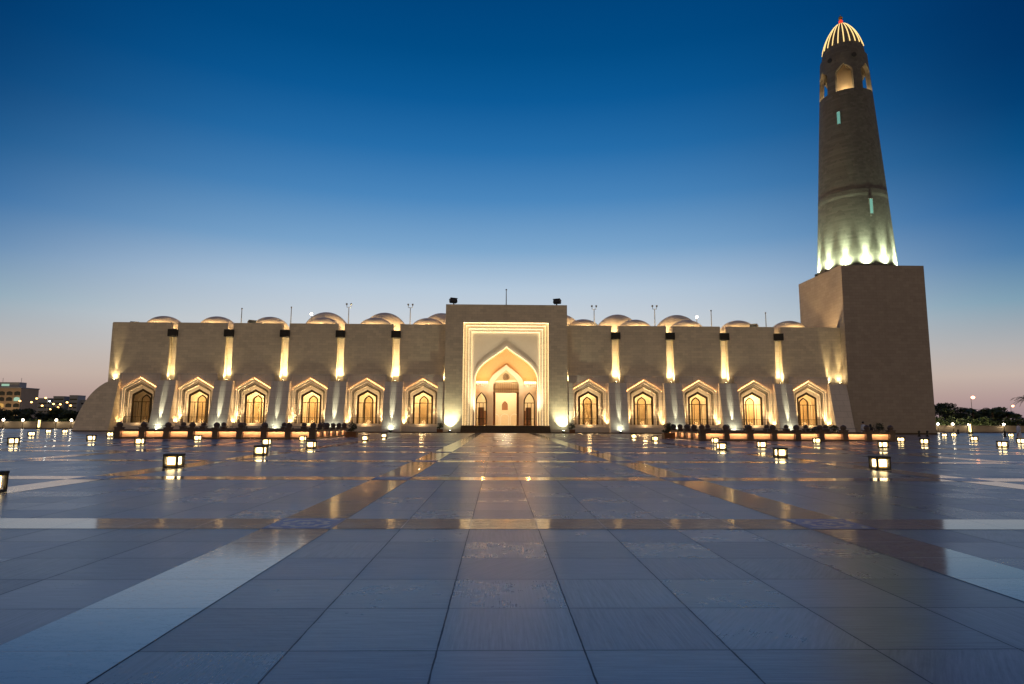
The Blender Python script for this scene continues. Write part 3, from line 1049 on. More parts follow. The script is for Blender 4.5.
for xa, xc in ((PC - 5.1, PC - 2.95), (PC + 2.95, PC + 5.1)):
    cv = MB()
    cv.box(xa, xc, YN - 0.5, YN - 0.003, 7.95, 8.2)
    for i in range(6):
        x = lerp(xa, xc, (i + .5) / 6)
        cv.lathe([(0.02, 7.55), (0.12, 7.7), (0.16, 7.96)], x, YN - 0.25, 8)
    cv.build('cornice', M['marble'], portal)
lm = MB()
for xa, xc in ((PC - 5.05, PC - 3.0), (PC + 3.0, PC + 5.05)):
    for i in range(6):
        lm.box(lerp(xa, xc, (i + .12) / 6), lerp(xa, xc, (i + .88) / 6), YN - 0.42, YN - 0.30, 8.203, 8.45)
lm.build('light_strip', M['led_white'], portal)
# tympanum grille with a rosette, transom, jamb posts
ty = MB()
tp = [p for p in DO if p[1] >= 8.41]
ty.add([(x, YN + 0.22, z) for x, z in tp], [tuple(range(len(tp)))])
ty.build('tympanum', M['lattice_pale'], portal)
ros = MB()
for rr_ in (0.30, 0.52):
    pts = [(PC + rr_ * math.cos(2 * PI * i / 24), YN + 0.17, 9.25 + rr_ * math.sin(2 * PI * i / 24)) for i in range(25)]
    ros.tube(pts, 0.035, 6)
for i in range(8):
    a_ = 2 * PI * i / 8
    ros.tube([(PC, YN + 0.17, 9.25), (PC + 0.5 * math.cos(a_), YN + 0.17, 9.25 + 0.5 * math.sin(a_))], 0.02, 6)
ros.build('rosette', M['wood'], portal)
tr = MB()
tr.box(PC - 2.15, PC + 2.15, YN + 0.16, YN + 0.3, 8.34, 8.42)
tr.box(PC - 2.15, PC + 2.15, YN + 0.16, YN + 0.3, 7.20, 7.26)
for q in range(1, 14):
    tr.box(PC - 2.15 + 4.3 * q / 14 - 0.012, PC - 2.15 + 4.3 * q / 14 + 0.012, YN + 0.17, YN + 0.2, 6.69, 8.33)
tr.box(PC - 2.15, PC + 2.15, YN + 0.16, YN + 0.3, 6.60, 6.68)
for x in (-2.16, 1.78):
    tr.box(PC + x, PC + x + 0.38, YN + 0.16, YN + 0.30, FLO, 6.60)
tr.build('door_frame', M['wood'], portal)
g1 = MB()
g1.quad((PC - 2.14, YN + 0.24, 6.68), (PC + 2.14, YN + 0.24, 6.68), (PC + 2.14, YN + 0.24, 8.26), (PC - 2.14, YN + 0.24, 8.26))
g1.build('transom_panel', M['lattice_pale'], portal)
for sg, SS in ((-1, SL), (1, SR)):
    cx = PC - 4.14 if sg < 0 else PC + 3.9
    sd = MB()
    S2 = [(cx + (x - cx) * 0.80, z if i in (0, len(SS) - 1) else FLO + (z - FLO) * 0.965) for i, (x, z) in enumerate(SS)]
    sd.ring(SS, S2, YN + 0.05, YN + 0.05)
    sd.ring(S2, S2, YN + 0.05, YN + 0.15)
    sd.box(cx - 0.84, cx + 0.84, YN + 0.07, YN + 0.14, 4.85, 4.97)
    for x in (-0.32, 0.32):
        sd.box(cx + x - 0.05, cx + x + 0.05, YN + 0.075, YN + 0.135, FLO, 4.85)
    sd.box(cx - 0.84, cx + 0.84, YN + 0.076, YN + 0.134, 2.2, 2.3)
    sdo = sd.build('side_door', M['bronze'], portal)
    idr = MB()
    idr.box(cx - 0.55, cx + 0.45, YN + 1.6, YN + 1.7, FLO, 4.2)
    for zz in (1.5, 2.9):
        idr.box(cx - 0.40, cx + 0.30, YN + 1.56, YN + 1.597, zz, zz + 1.0)
    idr.build('inner_door', M['wood'], portal)
    gp = MB()
    gp.add([(x, YN + 0.12, z) for x, z in S2], [tuple(range(len(S2)))])
    gp.build('glass', M['glass'], sdo)
# hall behind
hm = MB()
hx0, hx1, hy, hz = PC - 6.5, PC + 6.5, 126.0, 12.0
hm.quad((hx0, YN + 0.5, FLO), (hx1, YN + 0.5, FLO), (hx1, hy, FLO), (hx0, hy, FLO))
hm.quad((hx0, YN + 0.5, hz), (hx1, YN + 0.5, hz), (hx1, hy, hz), (hx0, hy, hz))
hm.quad((hx0, YN + 0.5, FLO), (hx0, hy, FLO), (hx0, hy, hz), (hx0, YN + 0.5, hz))
hm.quad((hx1, YN + 0.5, FLO), (hx1, hy, FLO), (hx1, hy, hz), (hx1, YN + 0.5, hz))
hm.quad((hx0, hy, FLO), (hx1, hy, FLO), (hx1, hy, hz), (hx0, hy, hz))
hm.quad((hx0, YN + 0.5, 10.6), (hx1, YN + 0.5, 10.6), (hx1, YN + 0.5, hz), (hx0, YN + 0.5, hz))
for xa, xc in ((hx0, PC - 5.2), (PC + 5.2, hx1)):
    hm.quad((xa, YN + 0.5, FLO), (xc, YN + 0.5, FLO), (xc, YN + 0.5, 10.6), (xa, YN + 0.5, 10.6))
hm.build('entrance_hall', M['plaster'], portal)
nh = MB()
NH = outline(0.58, 4.06, 5.0, 5.85, 10, 0.5, 0.4, 0.8, PC)
nh.add([(x, hy - 0.05, z) for x, z in NH], [tuple(range(len(NH)))])
nh.build('hall_niche', M['wood'], portal)
ar = MB()
for cx in (PC - 1.9, PC, PC + 1.9):
    o1 = outline(0.85, FLO, 2.7, 3.4, 10, 0.6, 0.5, 0.3, cx)
    o2 = outline(0.72, FLO, 2.7, 3.25, 10, 0.6, 0.5, 0.3, cx)
    ar.ring(o1, o2, hy - 0.12, hy - 0.12)
    ar.ring(o2, o2, hy - 0.12, hy - 0.01)
ar.build('wall_arcade', M['marble'], portal)
for x in (PC - 4.0, PC + 3.3):
    wd = MB()
    wd.box(x, x + 0.9, hy - 3.0, hy - 2.8, FLO, 3.9)
    for zz in (1.5, 2.7):
        wd.box(x + 0.15, x + 0.75, hy - 3.04, hy - 3.003, zz, zz + 0.95)
    wd.build('wooden_cabinet', M['wood'], portal)
lamp('hall_light', 'POINT', (PC - MO[0], 116 - MO[1], 10.0), 2600, (1.0, 0.80, 0.50), mosque, size=0.5)
lamp('hall_light', 'POINT', (PC - MO[0], 122 - MO[1], 9.0), 1300, (1.0, 0.80, 0.50), mosque, size=0.5)
for sx in (-3.7, 3.7):
    lamp('iwan_light', 'POINT', (PC + sx - MO[0], YN - 2.2 - MO[1], 8.6), 230, (1.0, 0.48, 0.14), mosque, size=0.15)
    lamp('iwan_light', 'SPOT', (PC + sx - MO[0], YP + 0.9 - MO[1], FLO + 0.2), 260, (1.0, 0.70, 0.36), mosque, aim=(0, 0.25, 1), size=0.1, angle=100, blend=1)
    lamp('frame_light', 'SPOT', (PC + sx * 1.25 - MO[0], PY + 0.9 - MO[1], FLO + 0.2), 9000, (1.0, 0.80, 0.50), mosque, aim=(-sx * 0.06, 0.13, 1), size=0.1, angle=80, blend=1)
# steps
st = MB()
for i in range(5):
    st.box(IX0 + 0.003 - 0.2, IX1 - 0.003 + 0.2, 100.6 + 0.36 * i, 100.6 + 0.36 * (i + 1) if i < 4 else PY - 0.003, 0, 0.23 * (i + 1))
st.build('entrance_steps', M['basalt'], mosque, off)
lf = MB()
lf.box(IX0 + 0.003, IX1 - 0.003, PY + 0.0, YP, 0.0, FLO)
lf.build('landing', M['basalt'], portal)

# ------------------------------------------------------------------ minaret
TXc, TYc = 62.75, 108.9
mina = empty('minaret', (TXc, TYc, 0), 'tall round tapering minaret with glowing ribbed dome on a massive square block', 'minaret')
moff = (-TXc, -TYc, 0)
m = MB()
BX0, BX1, BY0, BY1, BZ = 56.21, 70.0, 102.0, 117.0, 27.6
m.box(BX0, BX1, BY0, BY1, 0, BZ)
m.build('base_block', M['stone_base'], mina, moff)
m = MB()
m.box(BX0 + .02, BX1 + 0.12, BY0 - 0.12, BY0 - 0.003, 0, 0.3)
m.build('base_course', M['basalt'], mina, moff)


def rad(z):
    return 6.3 - (z - 28) * 0.0615


m = MB()
m.lathe([(rad(BZ) + 0.0, BZ - 0.3)] + [(rad(z), z) for z in (30, 36, 39.5)] + [(rad(40.1), 40.1), (rad(40.6) + 0.02, 40.6), (rad(41.5) + 0.025, 41.4), (rad(41.5), 41.45)] + [(rad(z), z) for z in (46, 52, 58.9)] + [(rad(58.9) - 0.7, 58.9)], 0, 0, 96)
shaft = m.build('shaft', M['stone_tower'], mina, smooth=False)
m = MB()
m.lathe([(rad(BZ) + 0.35, BZ), (rad(BZ) + 0.35, BZ + 0.35), (rad(BZ) + 0.02, BZ + 0.5)], 0, 0, 96)
m.build('shaft_footing', M['stone_tower'], mina)
# belfry drum with six pointed openings
m = MB()
z0, z1 = 58.9, 67.5
NA = 6
for s_ in range(NA):
    ac = R(-90 + 30 + 60 * s_)
    hw = R(19.5)
    ha = R(30)
    O = outline(hw, 60.1, 63.5, 65.2, 8, 0.5, 0.45, None)
    # map (angle, z) to the drum, outer and inner skins

    def mp(a_, z, inner):
        r_ = rad(z) - (0.7 if inner else 0)
        return (r_ * math.cos(ac + a_), r_ * math.sin(ac + a_), z)
    for inner in (False, True):
        tmp = MB()
        tmp.rect_ring(O, -ha, ha, z1, 0, 2)
        NS = 8
        for i in range(NS):
            xa, xb_ = -ha + 2 * ha * i / NS, -ha + 2 * ha * (i + 1) / NS
            tmp.quad((xa, 0, z0), (xb_, 0, z0), (xb_, 0, 60.1), (xa, 0, 60.1))
        m.add([mp(p[0], p[2], inner) for p in tmp.v], tmp.f)
    vs = [mp(x, z, False) for x, z in O] + [mp(x, z, True) for x, z in O]
    n_ = len(O)
    m.add(vs, [(i, i + 1, n_ + i + 1, n_ + i) for i in range(n_ - 1)])
    m.add([mp(-hw, 60.1, False), mp(hw, 60.1, False), mp(hw, 60.1, True), mp(-hw, 60.1, True)], [(0, 1, 2, 3)])
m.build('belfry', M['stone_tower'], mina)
m = MB()
m.lathe([(1e-3, 59.3), (rad(59.3) - .02, 59.3)], 0, 0, 48)
m.lathe([(1e-3, 66.5), (rad(66.5) - .02, 66.5)], 0, 0, 48)
m.lathe([(2.1, 59.31), (2.1, 66.49)], 0, 0, 24)
m.build('belfry_core', M['plaster'], mina)
for s_ in range(NA):
    ac = R(-90 + 30 + 60 * s_)
    lamp('belfry_lamp', 'POINT', (2.95 * math.cos(ac), 2.95 * math.sin(ac), 60.2), 230, (1.0, 0.70, 0.34), mina, size=0.15)
# pointed dome with glowing ribs
DH, DR = 7.5, rad(67.5)


def dprof(t):
    return DR * 0.92 * math.cos(PI / 2 * t) ** 0.6, 67.5 + DH * (t ** 1.06)


m = MB()
m.lathe([(DR, 67.48)] + [dprof(i / 20) if i < 20 else (1e-3, 67.5 + DH) for i in range(21)], 0, 0, 60)
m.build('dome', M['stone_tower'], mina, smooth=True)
rb = None
for i in range(22):
    a_ = 2 * PI * i / 22
    if rb is None:
        mm = MB()
        mm.tube([(dprof(t)[0] + 0.06, 0, dprof(t)[1]) for t in [0.29 + 0.66 * j / 12 for j in range(13)]], [0.085] * 9 + [0.075, 0.065, 0.055, 0.045], 6)
        rb = mm.build('light_rib', M['led_rib'], mina)
    else:
        rb = copy_tree(rb, mina)
    rb.rotation_euler = (0, 0, a_)
m = MB()
zt_ = 67.5 + DH
m.lathe([(0.12, zt_ - 0.25), (0.34, zt_), (0.38, zt_ + 0.4), (0.16, zt_ + 0.75), (1e-3, zt_ + 0.8)], 0, 0, 16)
fin = m.build('finial', M['led_red'], mina, smooth=True)
m = MB()
m.sphere((0, 0, zt_ + 1.05), 0.38, 12, 8)
m.tube([(0, 0, zt_ + 1.3), (0, 0, zt_ + 1.9)], [0.06, 0.02], 6)
m.build('finial_tip', M['gold'], fin, smooth=True)
# slit windows lit teal, small round vents
cam_a = math.atan2(-TYc, -TXc)
for da, zw, hw in ((-15.6, 54.9, 1.2), (29, 37.9, 1.5)):
    a_ = cam_a + R(da)
    m = MB()
    m.box(-0.2, 0.06, -0.26, 0.26, -hw, hw)
    w_ = m.build('slit_window', M['teal_window'], mina, (rad(zw) * math.cos(a_), rad(zw) * math.sin(a_), zw))
    w_.rotation_euler = (0, 0, a_)
    m = MB()
    for y_ in (-0.33, 0.27):
        m.box(-0.2, 0.12, y_, y_ + 0.06, -hw - .06, hw + .06)
    m.box(-0.2, 0.12, -0.267, 0.267, hw, hw + 0.06)
    m.build('window_surround', M['stone_tower'], w_)
for da in (-32, 26):
    a_ = cam_a + R(da)
    m = MB()
    m.tube([(0, 0, 0), (0.12, 0, 0)], 0.42, 14)
    v_ = m.build('round_vent', M['black_metal'], mina, (rad(66.5) * math.cos(a_), rad(66.5) * math.sin(a_), 66.5))
    v_.rotation_euler = (0, 0, a_)
# ring of uplights
fl = None
for i in range(8):
    a_ = cam_a + R(-98 + 28 * i)
    rl = 6.3 + 0.42
    if fl is None:
        mm = MB()
        mm.box(-0.2, 0.2, -0.25, 0.25, 0, 0.3)
        fl = mm.build('uplight', M['black_metal'], mina)
    else:
        fl = copy_tree(fl, mina)
    fl.location = (rl * math.cos(a_), rl * math.sin(a_), BZ)
    fl.rotation_euler = (0, 0, a_)
    lamp('tower_light', 'SPOT', (rl * math.cos(a_), rl * math.sin(a_), BZ + 0.32), 34000, (0.84, 1.0, 0.62), mina,
         aim=(-0.10 * math.cos(a_), -0.10 * math.sin(a_), 1), size=0.12, angle=34, blend=1.0)
    lamp('tower_wash', 'SPOT', (rl * math.cos(a_), rl * math.sin(a_), BZ + 0.32), 13000, (0.84, 1.0, 0.60), mina,
         aim=(-0.1 * math.cos(a_), -0.1 * math.sin(a_), 1), size=0.2, angle=150, blend=1.0)

# ------------------------------------------------------------------ floodlights on the ground
ORD = ['first', 'second', 'third', 'fourth', 'fifth', 'sixth', 'seventh', 'eighth', 'ninth', 'tenth']


def ground_flood(x, y, label, power, aim, warm=False, z=0.0, group='floodlights at the foot of the facade', col=(1.0, 0.98, 0.66), angle=15, spill=0.02):
    t = empty('ground_floodlight', (x, y, z), label, 'floodlight', group)
    m = MB()
    m.box(-0.24, 0.24, -0.16, 0.16, 0.0, 0.10)
    m.box(-0.2, 0.2, -0.14, 0.14, 0.10, 0.42)
    m.build('housing', M['black_metal'], t, bevel=0.015)
    m = MB()
    m.quad((-0.17, -0.11, 0.425), (0.17, -0.11, 0.425), (0.17, 0.11, 0.425), (-0.17, 0.11, 0.425))
    m.build('lens', M['flood_lens_warm' if warm else 'flood_lens'], t)
    lamp('flood_beam', 'SPOT', (0, 0, 0.5), power, col, t, aim=aim, size=0.06, angle=angle, blend=0.7)
    if spill:
        lamp('flood_spill', 'SPOT', (0, -0.1, 0.5), power * spill, col, t, aim=(0, 1, 1.3), size=0.08, angle=105, blend=1.0)
    return t


for i, x in enumerate(slots):
    side = 'left' if x < 0 else 'right'
    nth = ORD[i if i < 5 else i - 5]
    ground_flood(x, 100.28, f'ground floodlight washing the {nth} sloping buttress {side} of the portal', 3800 if i in (0, 1, 3, 4, 7, 8) else 2200, (0, 0.40, 1))
for x, s_ in ((-7.5, 'left'), (10.2, 'right')):
    ground_flood(x, 100.75, f'warm ground floodlight at the {s_} foot of the portal wall', 1500, (0, 0.62, 1), col=(1.0, 0.93, 0.56), angle=80, spill=0)

# ------------------------------------------------------------------ roof fittings
def mast(x, y, z0, h, label, fork=True):
    t = empty('roof_mast', (x, y, z0), label, 'mast', 'slim masts along the roof')
    m = MB()
    m.tube([(0, 0, 0), (0, 0, h)], [0.09, 0.06], 8)
    m.lathe([(0.22, 0), (0.22, 0.06), (0.09, 0.1)], 0, 0, 12)
    m.build('pole', M['grey_metal'], t)
    m = MB()
    if fork:
        m.tube([(-0.36, 0, h + .5), (-0.34, 0, h), (0.34, 0, h), (0.36, 0, h + .5)], 0.05, 6)
        m.box(-0.5, -0.24, -.1, .1, h + 0.38, h + 0.66)
        m.box(0.24, 0.5, -.1, .1, h + 0.38, h + 0.66)
    else:
        m.sphere((0, 0, h), 0.14, 8, 6)
    m.build('mast_head', M['grey_metal'], t)


MS = [(-42.63, 20.2, 0, 'second', 'left'), (-34.48, 20.5, 0, 'third', 'left'), (-24.98, 20.6, 1, 'fourth', 'left'), (-14.76, 20.6, 1, 'fifth', 'left'),
      (16.0, 20.6, 1, 0, 0), (26.22, 20.7, 1, 0, 0), (35.78, 20.5, 0, 0, 0), (45.04, 20.2, 0, 0, 0)]
ML = ['plain roof mast farthest left, beside the second small dome from the left end',
      'plain roof mast left of the leftmost large dome',
      'fork headed roof mast between the two leftmost large domes',
      'fork headed roof mast just left of the portal',
      'fork headed roof mast just right of the portal',
      'fork headed roof mast between the two rightmost large domes',
      'plain roof mast right of the rightmost large dome',
      'plain roof mast nearest the minaret']
for (x, zt__, fk, _a, _b), lb in zip(MS, ML):
    mast(x, 106, 16.25, zt__ - 16.25, lb, fk)
mast(1.24, 106, 20.5, 3.3, 'thin roof mast on the middle of the portal top', False)


def roof_flood(x, y, z, rz, label, lit=False):
    t = empty('roof_floodlight', (x, y, z), label, 'floodlight', 'floodlights on the roof')
    t.rotation_euler = (0, 0, rz)
    m = MB()
    m.box(-0.08, 0.08, -0.08, 0.08, 0, 0.5)
    m.box(-0.3, 0.3, -0.2, 0.2, 0, 0.05)
    m.build('bracket', M['black_metal'], t)
    m = MB()
    m.box(-0.6, 0.6, -0.3, 0.35, 0.42, 1.1)
    m.box(-0.65, 0.65, -0.42, -0.303, 1.0, 1.12)
    hd = m.build('lamp_head', M['black_metal'], t, bevel=0.05)
    hd.rotation_euler = (R(-14), 0, 0)
    m = MB()
    m.quad((-0.52, -0.306, 0.5), (0.52, -0.306, 0.5), (0.52, -0.306, 0.98), (-0.52, -0.306, 0.98))
    ln = m.build('lens', M['dark_glass'], hd)


roof_flood(-7.3, 102.6, 20.5, 0.5, 'black floodlight on the left corner of the portal top')
roof_flood(9.4, 102.6, 20.5, -0.5, 'black floodlight on the right corner of the portal top')
roof_flood(-40.5, 105.2, 17.0, 0.7, 'black floodlight before the third small dome from the left end')
roof_flood(41.6 + 1.0, 105.2, 17.0, -0.7, 'black floodlight before the second small dome from the minaret')
roof_flood(-59.6, 105.2, 16.6, 0.4, 'black floodlight on the roof near the left end of the wing')
for x, lb in ((-32.9, 'small bright white lamp on the roof by the leftmost large dome'), (35.2, 'small bright white lamp on the roof by the rightmost large dome')):
    t = empty('roof_lamp', (x, 112, 16.25), lb, 'lamp', 'white lamps on the roof')
    m = MB()
    m.tube([(0, 0, 0), (0, 0, 4.0)], 0.06, 8)
    m.build('post', M['grey_metal'], t)
    m = MB()
    m.sphere((0, 0, 4.15), 0.2, 12, 8)
    m.build('lamp_head', M['globe'], t, smooth=True)

# ------------------------------------------------------------------ benches with glowing fronts
def bench(rows, label, origin):
    """rows: list of (start, end, n panels, outward normal)"""
    t = empty('perimeter_bench', (origin[0], origin[1], 0), label, 'bench', 'low glowing benches round the stair openings')
    o_ = (-origin[0], -origin[1], 0)
    posts = set()
    for (a_, b_, n, nrm) in rows:
        a_, b_ = Vector((*a_, 0)), Vector((*b_, 0))
        d = (b_ - a_).normalized()
        nv = Vector((*nrm, 0))

        def bxm(m, s0, s1, t0, t1, z0_, z1_):
            P_ = [a_ + d * s + nv * q for s, q in ((s0, t0), (s1, t0), (s1, t1), (s0, t1))]
            m.add([(p.x, p.y, z0_) for p in P_] + [(p.x, p.y, z1_) for p in P_],
                  [(3, 2, 1, 0), (4, 5, 6, 7), (0, 1, 5, 4), (1, 2, 6, 5), (2, 3, 7, 6), (3, 0, 4, 7)])
        Lt = (b_ - a_).length
        seg = Lt / n
        m = MB()
        bxm(m, 0, Lt, -0.30, 0.34, 0.74, 0.86)
        bxm(m, 0, Lt, 0.30, 0.34, 0.66, 0.739)
        m.build('seat_slab', M['bench_stone'], t, o_)
        m = MB()
        bxm(m, 0, Lt, -0.26, 0.30, 0.0, 0.16)
        m.build('plinth', M['bench_stone'], t, o_)
        for i in range(n + 1):
            p = a_ + d * seg * i
            posts.add((round(p.x, 2), round(p.y, 2)))
        for i in range(n):
            m = MB()
            bxm(m, seg * i + 0.24, seg * (i + 1) - 0.24, -0.1, 0.02, 0.163, 0.737)
            pn_ = m.build('glowing_panel', M['bench_panel'], t, o_)
            m = MB()
            bxm(m, seg * i + 0.3, seg * (i + 1) - 0.3, 0.20, 0.26, 0.712, 0.736)
            m.build('light_strip', M['led_bench'], pn_)
    po = None
    for x, y in sorted(posts):
        if po is None:
            m = MB()
            m.box(-0.26, 0.26, -0.36, 0.36, 0, 0.98)
            m.box(-0.31, 0.31, -0.41, 0.41, 0.983, 1.05)
            po = m.build('post', M['bench_stone'], t, (x - origin[0], y - origin[1], 0), bevel=0.015)
            m = MB()
            m.lathe([(0.24, 1.053), (0.21, 1.09), (0.26, 1.17), (0.28, 1.26), (0.25, 1.37), (0.16, 1.46), (0.05, 1.51), (1e-3, 1.515)], 0, 0, 16)
            m.build('ball_finial', M['bench_stone'], po, smooth=True)
        else:
            copy_tree(po, t, (x - origin[0], y - origin[1], 0))
    # slim handrail inside
    m = MB()
    xs_ = [r_[0][0] for r_ in rows] + [r_[1][0] for r_ in rows]
    x0_, x1_ = min(xs_) + 1.2, max(xs_) - 1.2
    m.tube([(x0_, 63.5, 1.15), (x1_, 63.5, 1.15)], 0.025, 6)
    m.tube([(x0_, 63.5, 0.8), (x1_, 63.5, 0.8)], 0.018, 6)
    for i in range(13):
        x = lerp(x0_, x1_, i / 12)
        m.tube([(x, 63.5, 0), (x, 63.5, 1.15)], 0.025, 6)
    m.build('handrail', M['grey_metal'], t, o_)


bench([((-34.6, 60.0), (-17.0, 60.0), 8, (0, -1)), ((-17.0, 60.0), (-17.0, 72.0), 5, (1, 0)), ((-34.6, 72.0), (-17.0, 72.0), 8, (0, 1))],
      'brown stone bench wall with glowing peach panels left of the portal axis', (-25.8, 66))
bench([((19.0, 60.0), (36.8, 60.0), 8, (0, -1)), ((19.0, 60.0), (19.0, 72.0), 5, (-1, 0)), ((19.0, 72.0), (36.8, 72.0), 8, (0, 1))],
      'brown stone bench wall with glowing peach panels right of the portal axis', (27.9, 66))

# ------------------------------------------------------------------ floor lanterns
LS, LH = 0.25, 0.46


def make_lantern():
    t = empty('floor_lantern', (0, 0, 0))
    m = MB()
    m.box(-LS, LS, -LS, LS, 0.0, 0.055)
    m.build('base', M['black_metal'], t, bevel=0.006)
    m = MB()
    m.box(-LS - 0.01, LS + 0.01, -LS - 0.01, LS + 0.01, LH - 0.06, LH)
    m.build('cap', M['black_metal'], t, bevel=0.008)
    p_ = 0.022
    for sx in (-1, 1):
        for sy in (-1, 1):
            m = MB()
            m.box(sx * (LS - p_) - p_, sx * (LS - p_) + p_, sy * (LS - p_) - p_, sy * (LS - p_) + p_, 0.056, LH - 0.061)
            m.build('corner_post', M['black_metal'], t)
    for i in range(4):
        m = MB()
        m.quad((-LS + 0.045, -LS + 0.035, 0.057), (LS - 0.045, -LS + 0.035, 0.057), (LS - 0.045, -LS + 0.035, LH - 0.062), (-LS + 0.045, -LS + 0.035, LH - 0.062))
        pz = m.build('glass_pane', M['lantern_glass'], t)
        pz.rotation_euler = (0, 0, i * PI / 2)
        m = MB()
        y_ = -LS + 0.022
        ws = [(-0.19, 0.057), (-0.171, 0.057), (-0.171, LH - 0.09), (0.171, LH - 0.09), (0.171, 0.057), (0.19, 0.057), (0.19, LH - 0.064), (-0.19, LH - 0.064)]
        n8 = len(ws)
        m.add([(x_, y_ - .006, z_) for x_, z_ in ws] + [(x_, y_ + .006, z_) for x_, z_ in ws],
              [tuple(range(n8)), tuple(range(2 * n8 - 1, n8 - 1, -1))] + [(q, (q + 1) % n8, n8 + (q + 1) % n8, n8 + q) for q in range(n8)])
        br = m.build('glazing_bar', M['black_metal'], t)
        br.rotation_euler = (0, 0, i * PI / 2)
    m = MB()
    m.box(-0.17, 0.17, -0.17, 0.17, 0.075, LH - 0.08)
    m.build('glow_box', M['lamp_glow'], t, bevel=0.01)  # box glows amber by itself in place of lamplight on the inside
    for i in range(4):
        m = MB()
        m.box(-0.12, 0.12, -0.19, -0.173, 0.11, LH - 0.11)
        d_ = m.build('lamp', M['lamp_core'], t)
        d_.rotation_euler = (0, 0, i * PI / 2)
    return t


LAN = [
    (-11.1, 14.5, 'nearest black floor lantern, cut by the left edge of the picture'),
    (-11.1, 22.6, 'large black floor lantern on the left, second nearest of its row'),
    (-11.2, 31.0, 'black floor lantern third in the left row toward the portal'),
    (-11.2, 39.3, 'black floor lantern fourth in the left row, right of the bench corner'),
    (-11.3, 55.6, 'black floor lantern fifth in the left row, right of the left planter'),
    (-11.6, 66.5, 'black floor lantern farthest in the left row, before a buttress floodlight'),
    (-15.6, 44.2, 'black floor lantern just behind and right of the third in the left row'),
    (-16.0, 53.6, 'black floor lantern before the inner corner of the left bench'),
    (-24.4, 44.8, 'black floor lantern before the left part of the left bench'),
    (-25.0, 54.6, 'black floor lantern close before the middle of the left bench'),
    (-32.5, 44.3, 'black floor lantern near the left edge, before the parapet globes'),
    (-32.8, 53.1, 'black floor lantern left of the left bench, before the flared wing end'),
    (-40.6, 68.8, 'small black floor lantern at the foot of the flared wing end'),
    (-48.7, 68.8, 'small black floor lantern before the lit column on the left'),
    (-59.0, 86.4, 'left one of two tiny floor lanterns by the left parapet'),
    (-57.0, 86.6, 'right one of two tiny floor lanterns by the left parapet'),
    (13.4, 22.6, 'large black floor lantern on the right, nearest of its row'),
    (13.4, 30.6, 'black floor lantern second in the right row toward the portal'),
    (13.5, 39.0, 'black floor lantern third in the right row, before another lantern'),
    (14.1, 58.0, 'black floor lantern left of the right planter'),
    (14.5, 69.1, 'small black floor lantern farthest in the right row toward the portal'),
    (17.6, 52.3, 'black floor lantern before the inner corner of the right bench'),
    (17.4, 42.5, 'black floor lantern between two others, left part of the right bench'),
    (26.4, 53.2, 'black floor lantern close before the middle of the right bench'),
    (26.0, 43.3, 'black floor lantern before the right part of the right bench'),
    (36.6, 58.2, 'small black floor lantern at the right end of the right bench'),
    (34.7, 52.1, 'black floor lantern before the front of the tower block'),
    (59.3, 84.9, 'left one of two tiny floor lanterns beside the tower block'),
    (61.8, 86.6, 'right one of two tiny floor lanterns beside the tower block'),
    (47.1, 63.2, 'black floor lantern before the lit column on the right'),
    (35.6, 45.1, 'black floor lantern alone on the right, nearer than the lit column'),
    (69.9, 86.9, 'tiny floor lantern far right beside the walking person'),
    (45.0, 54.9, 'black floor lantern at the feet of the person on the right'),
]
lp = make_lantern()
for i, (x, y, lb) in enumerate(LAN):
    t = lp if i == 0 else copy_tree(lp)
    t.location = (x, y, 0.004)
    tag(t, lb, 'lantern', 'black lanterns standing on the plaza')


# ------------------------------------------------------------------ planting
def leaf_cloud(m, centres, n, size, rng):
    """many small leaf blades spread through ellipsoids, denser near the surface"""
    for _ in range(n):
        c, r_ = rng.choice(centres)
        while True:
            p = Vector((rng.uniform(-1, 1), rng.uniform(-1, 1), rng.uniform(-1, 1)))
            if 0.25 < p.length < 1:
                break
        p *= rng.uniform(0.75, 1.08) if rng.random() < 0.7 else 1
        q = Vector((c[0] + p.x * r_[0], c[1] + p.y * r_[1], c[2] + p.z * r_[2]))
        a_ = Vector((rng.uniform(-1, 1), rng.uniform(-1, 1), rng.uniform(-.6, .6))).normalized()
        b_ = a_.cross(Vector((rng.uniform(-1, 1), rng.uniform(-1, 1), rng.uniform(-1, 1)))).normalized()
        s_ = size * rng.uniform(0.6, 1.4)
        m.add([q - a_ * s_, q + b_ * s_ * 0.42, q + a_ * s_, q - b_ * s_ * 0.42], [(0, 1, 2, 3)])


def tree(x, y, h, spread, label, rng, mat='leaf', flat=0.45, nl=900, trunk_h=None, group='trees beyond the parapet'):
    t = empty('tree', (x, y, 0), label, 'tree', group)
    th = trunk_h or h * 0.4
    m = MB()
    lean = rng.uniform(-.3, .3)
    m.tube([(0, 0, 0), (lean * .3, 0, th * .5), (lean, 0, th), (lean * 1.3, 0.1, h * 0.75)], [0.2, 0.16, 0.13, 0.05], 8)
    cs = []
    for k_ in range(9):
        a_ = 2 * PI * k_ / 9 + rng.uniform(-.3, .3)
        rr_ = spread * rng.uniform(0.35, 0.8)
        zz = rng.uniform(th * 1.02, h * 0.86)
        e = (lean + rr_ * math.cos(a_), rr_ * math.sin(a_), zz)
        m.tube([(lean * .9, 0, th * 0.85), (lean + rr_ * .5 * math.cos(a_), rr_ * .5 * math.sin(a_), lerp(th, zz, .75)), e], [0.08, 0.05, 0.02], 5)
        cs.append((e, (spread * rng.uniform(.26, .42), spread * rng.uniform(.26, .42), spread * flat * rng.uniform(.3, .5))))
    cs.append(((lean, 0, h - spread * flat * .4), (spread * .4, spread * .4, spread * flat * .4)))
    m.build('trunk', M['bark'], t, smooth=True)
    m = MB()
    leaf_cloud(m, cs, nl, 0.26, rng)
    m.build('crown', M[mat], t)
    return t


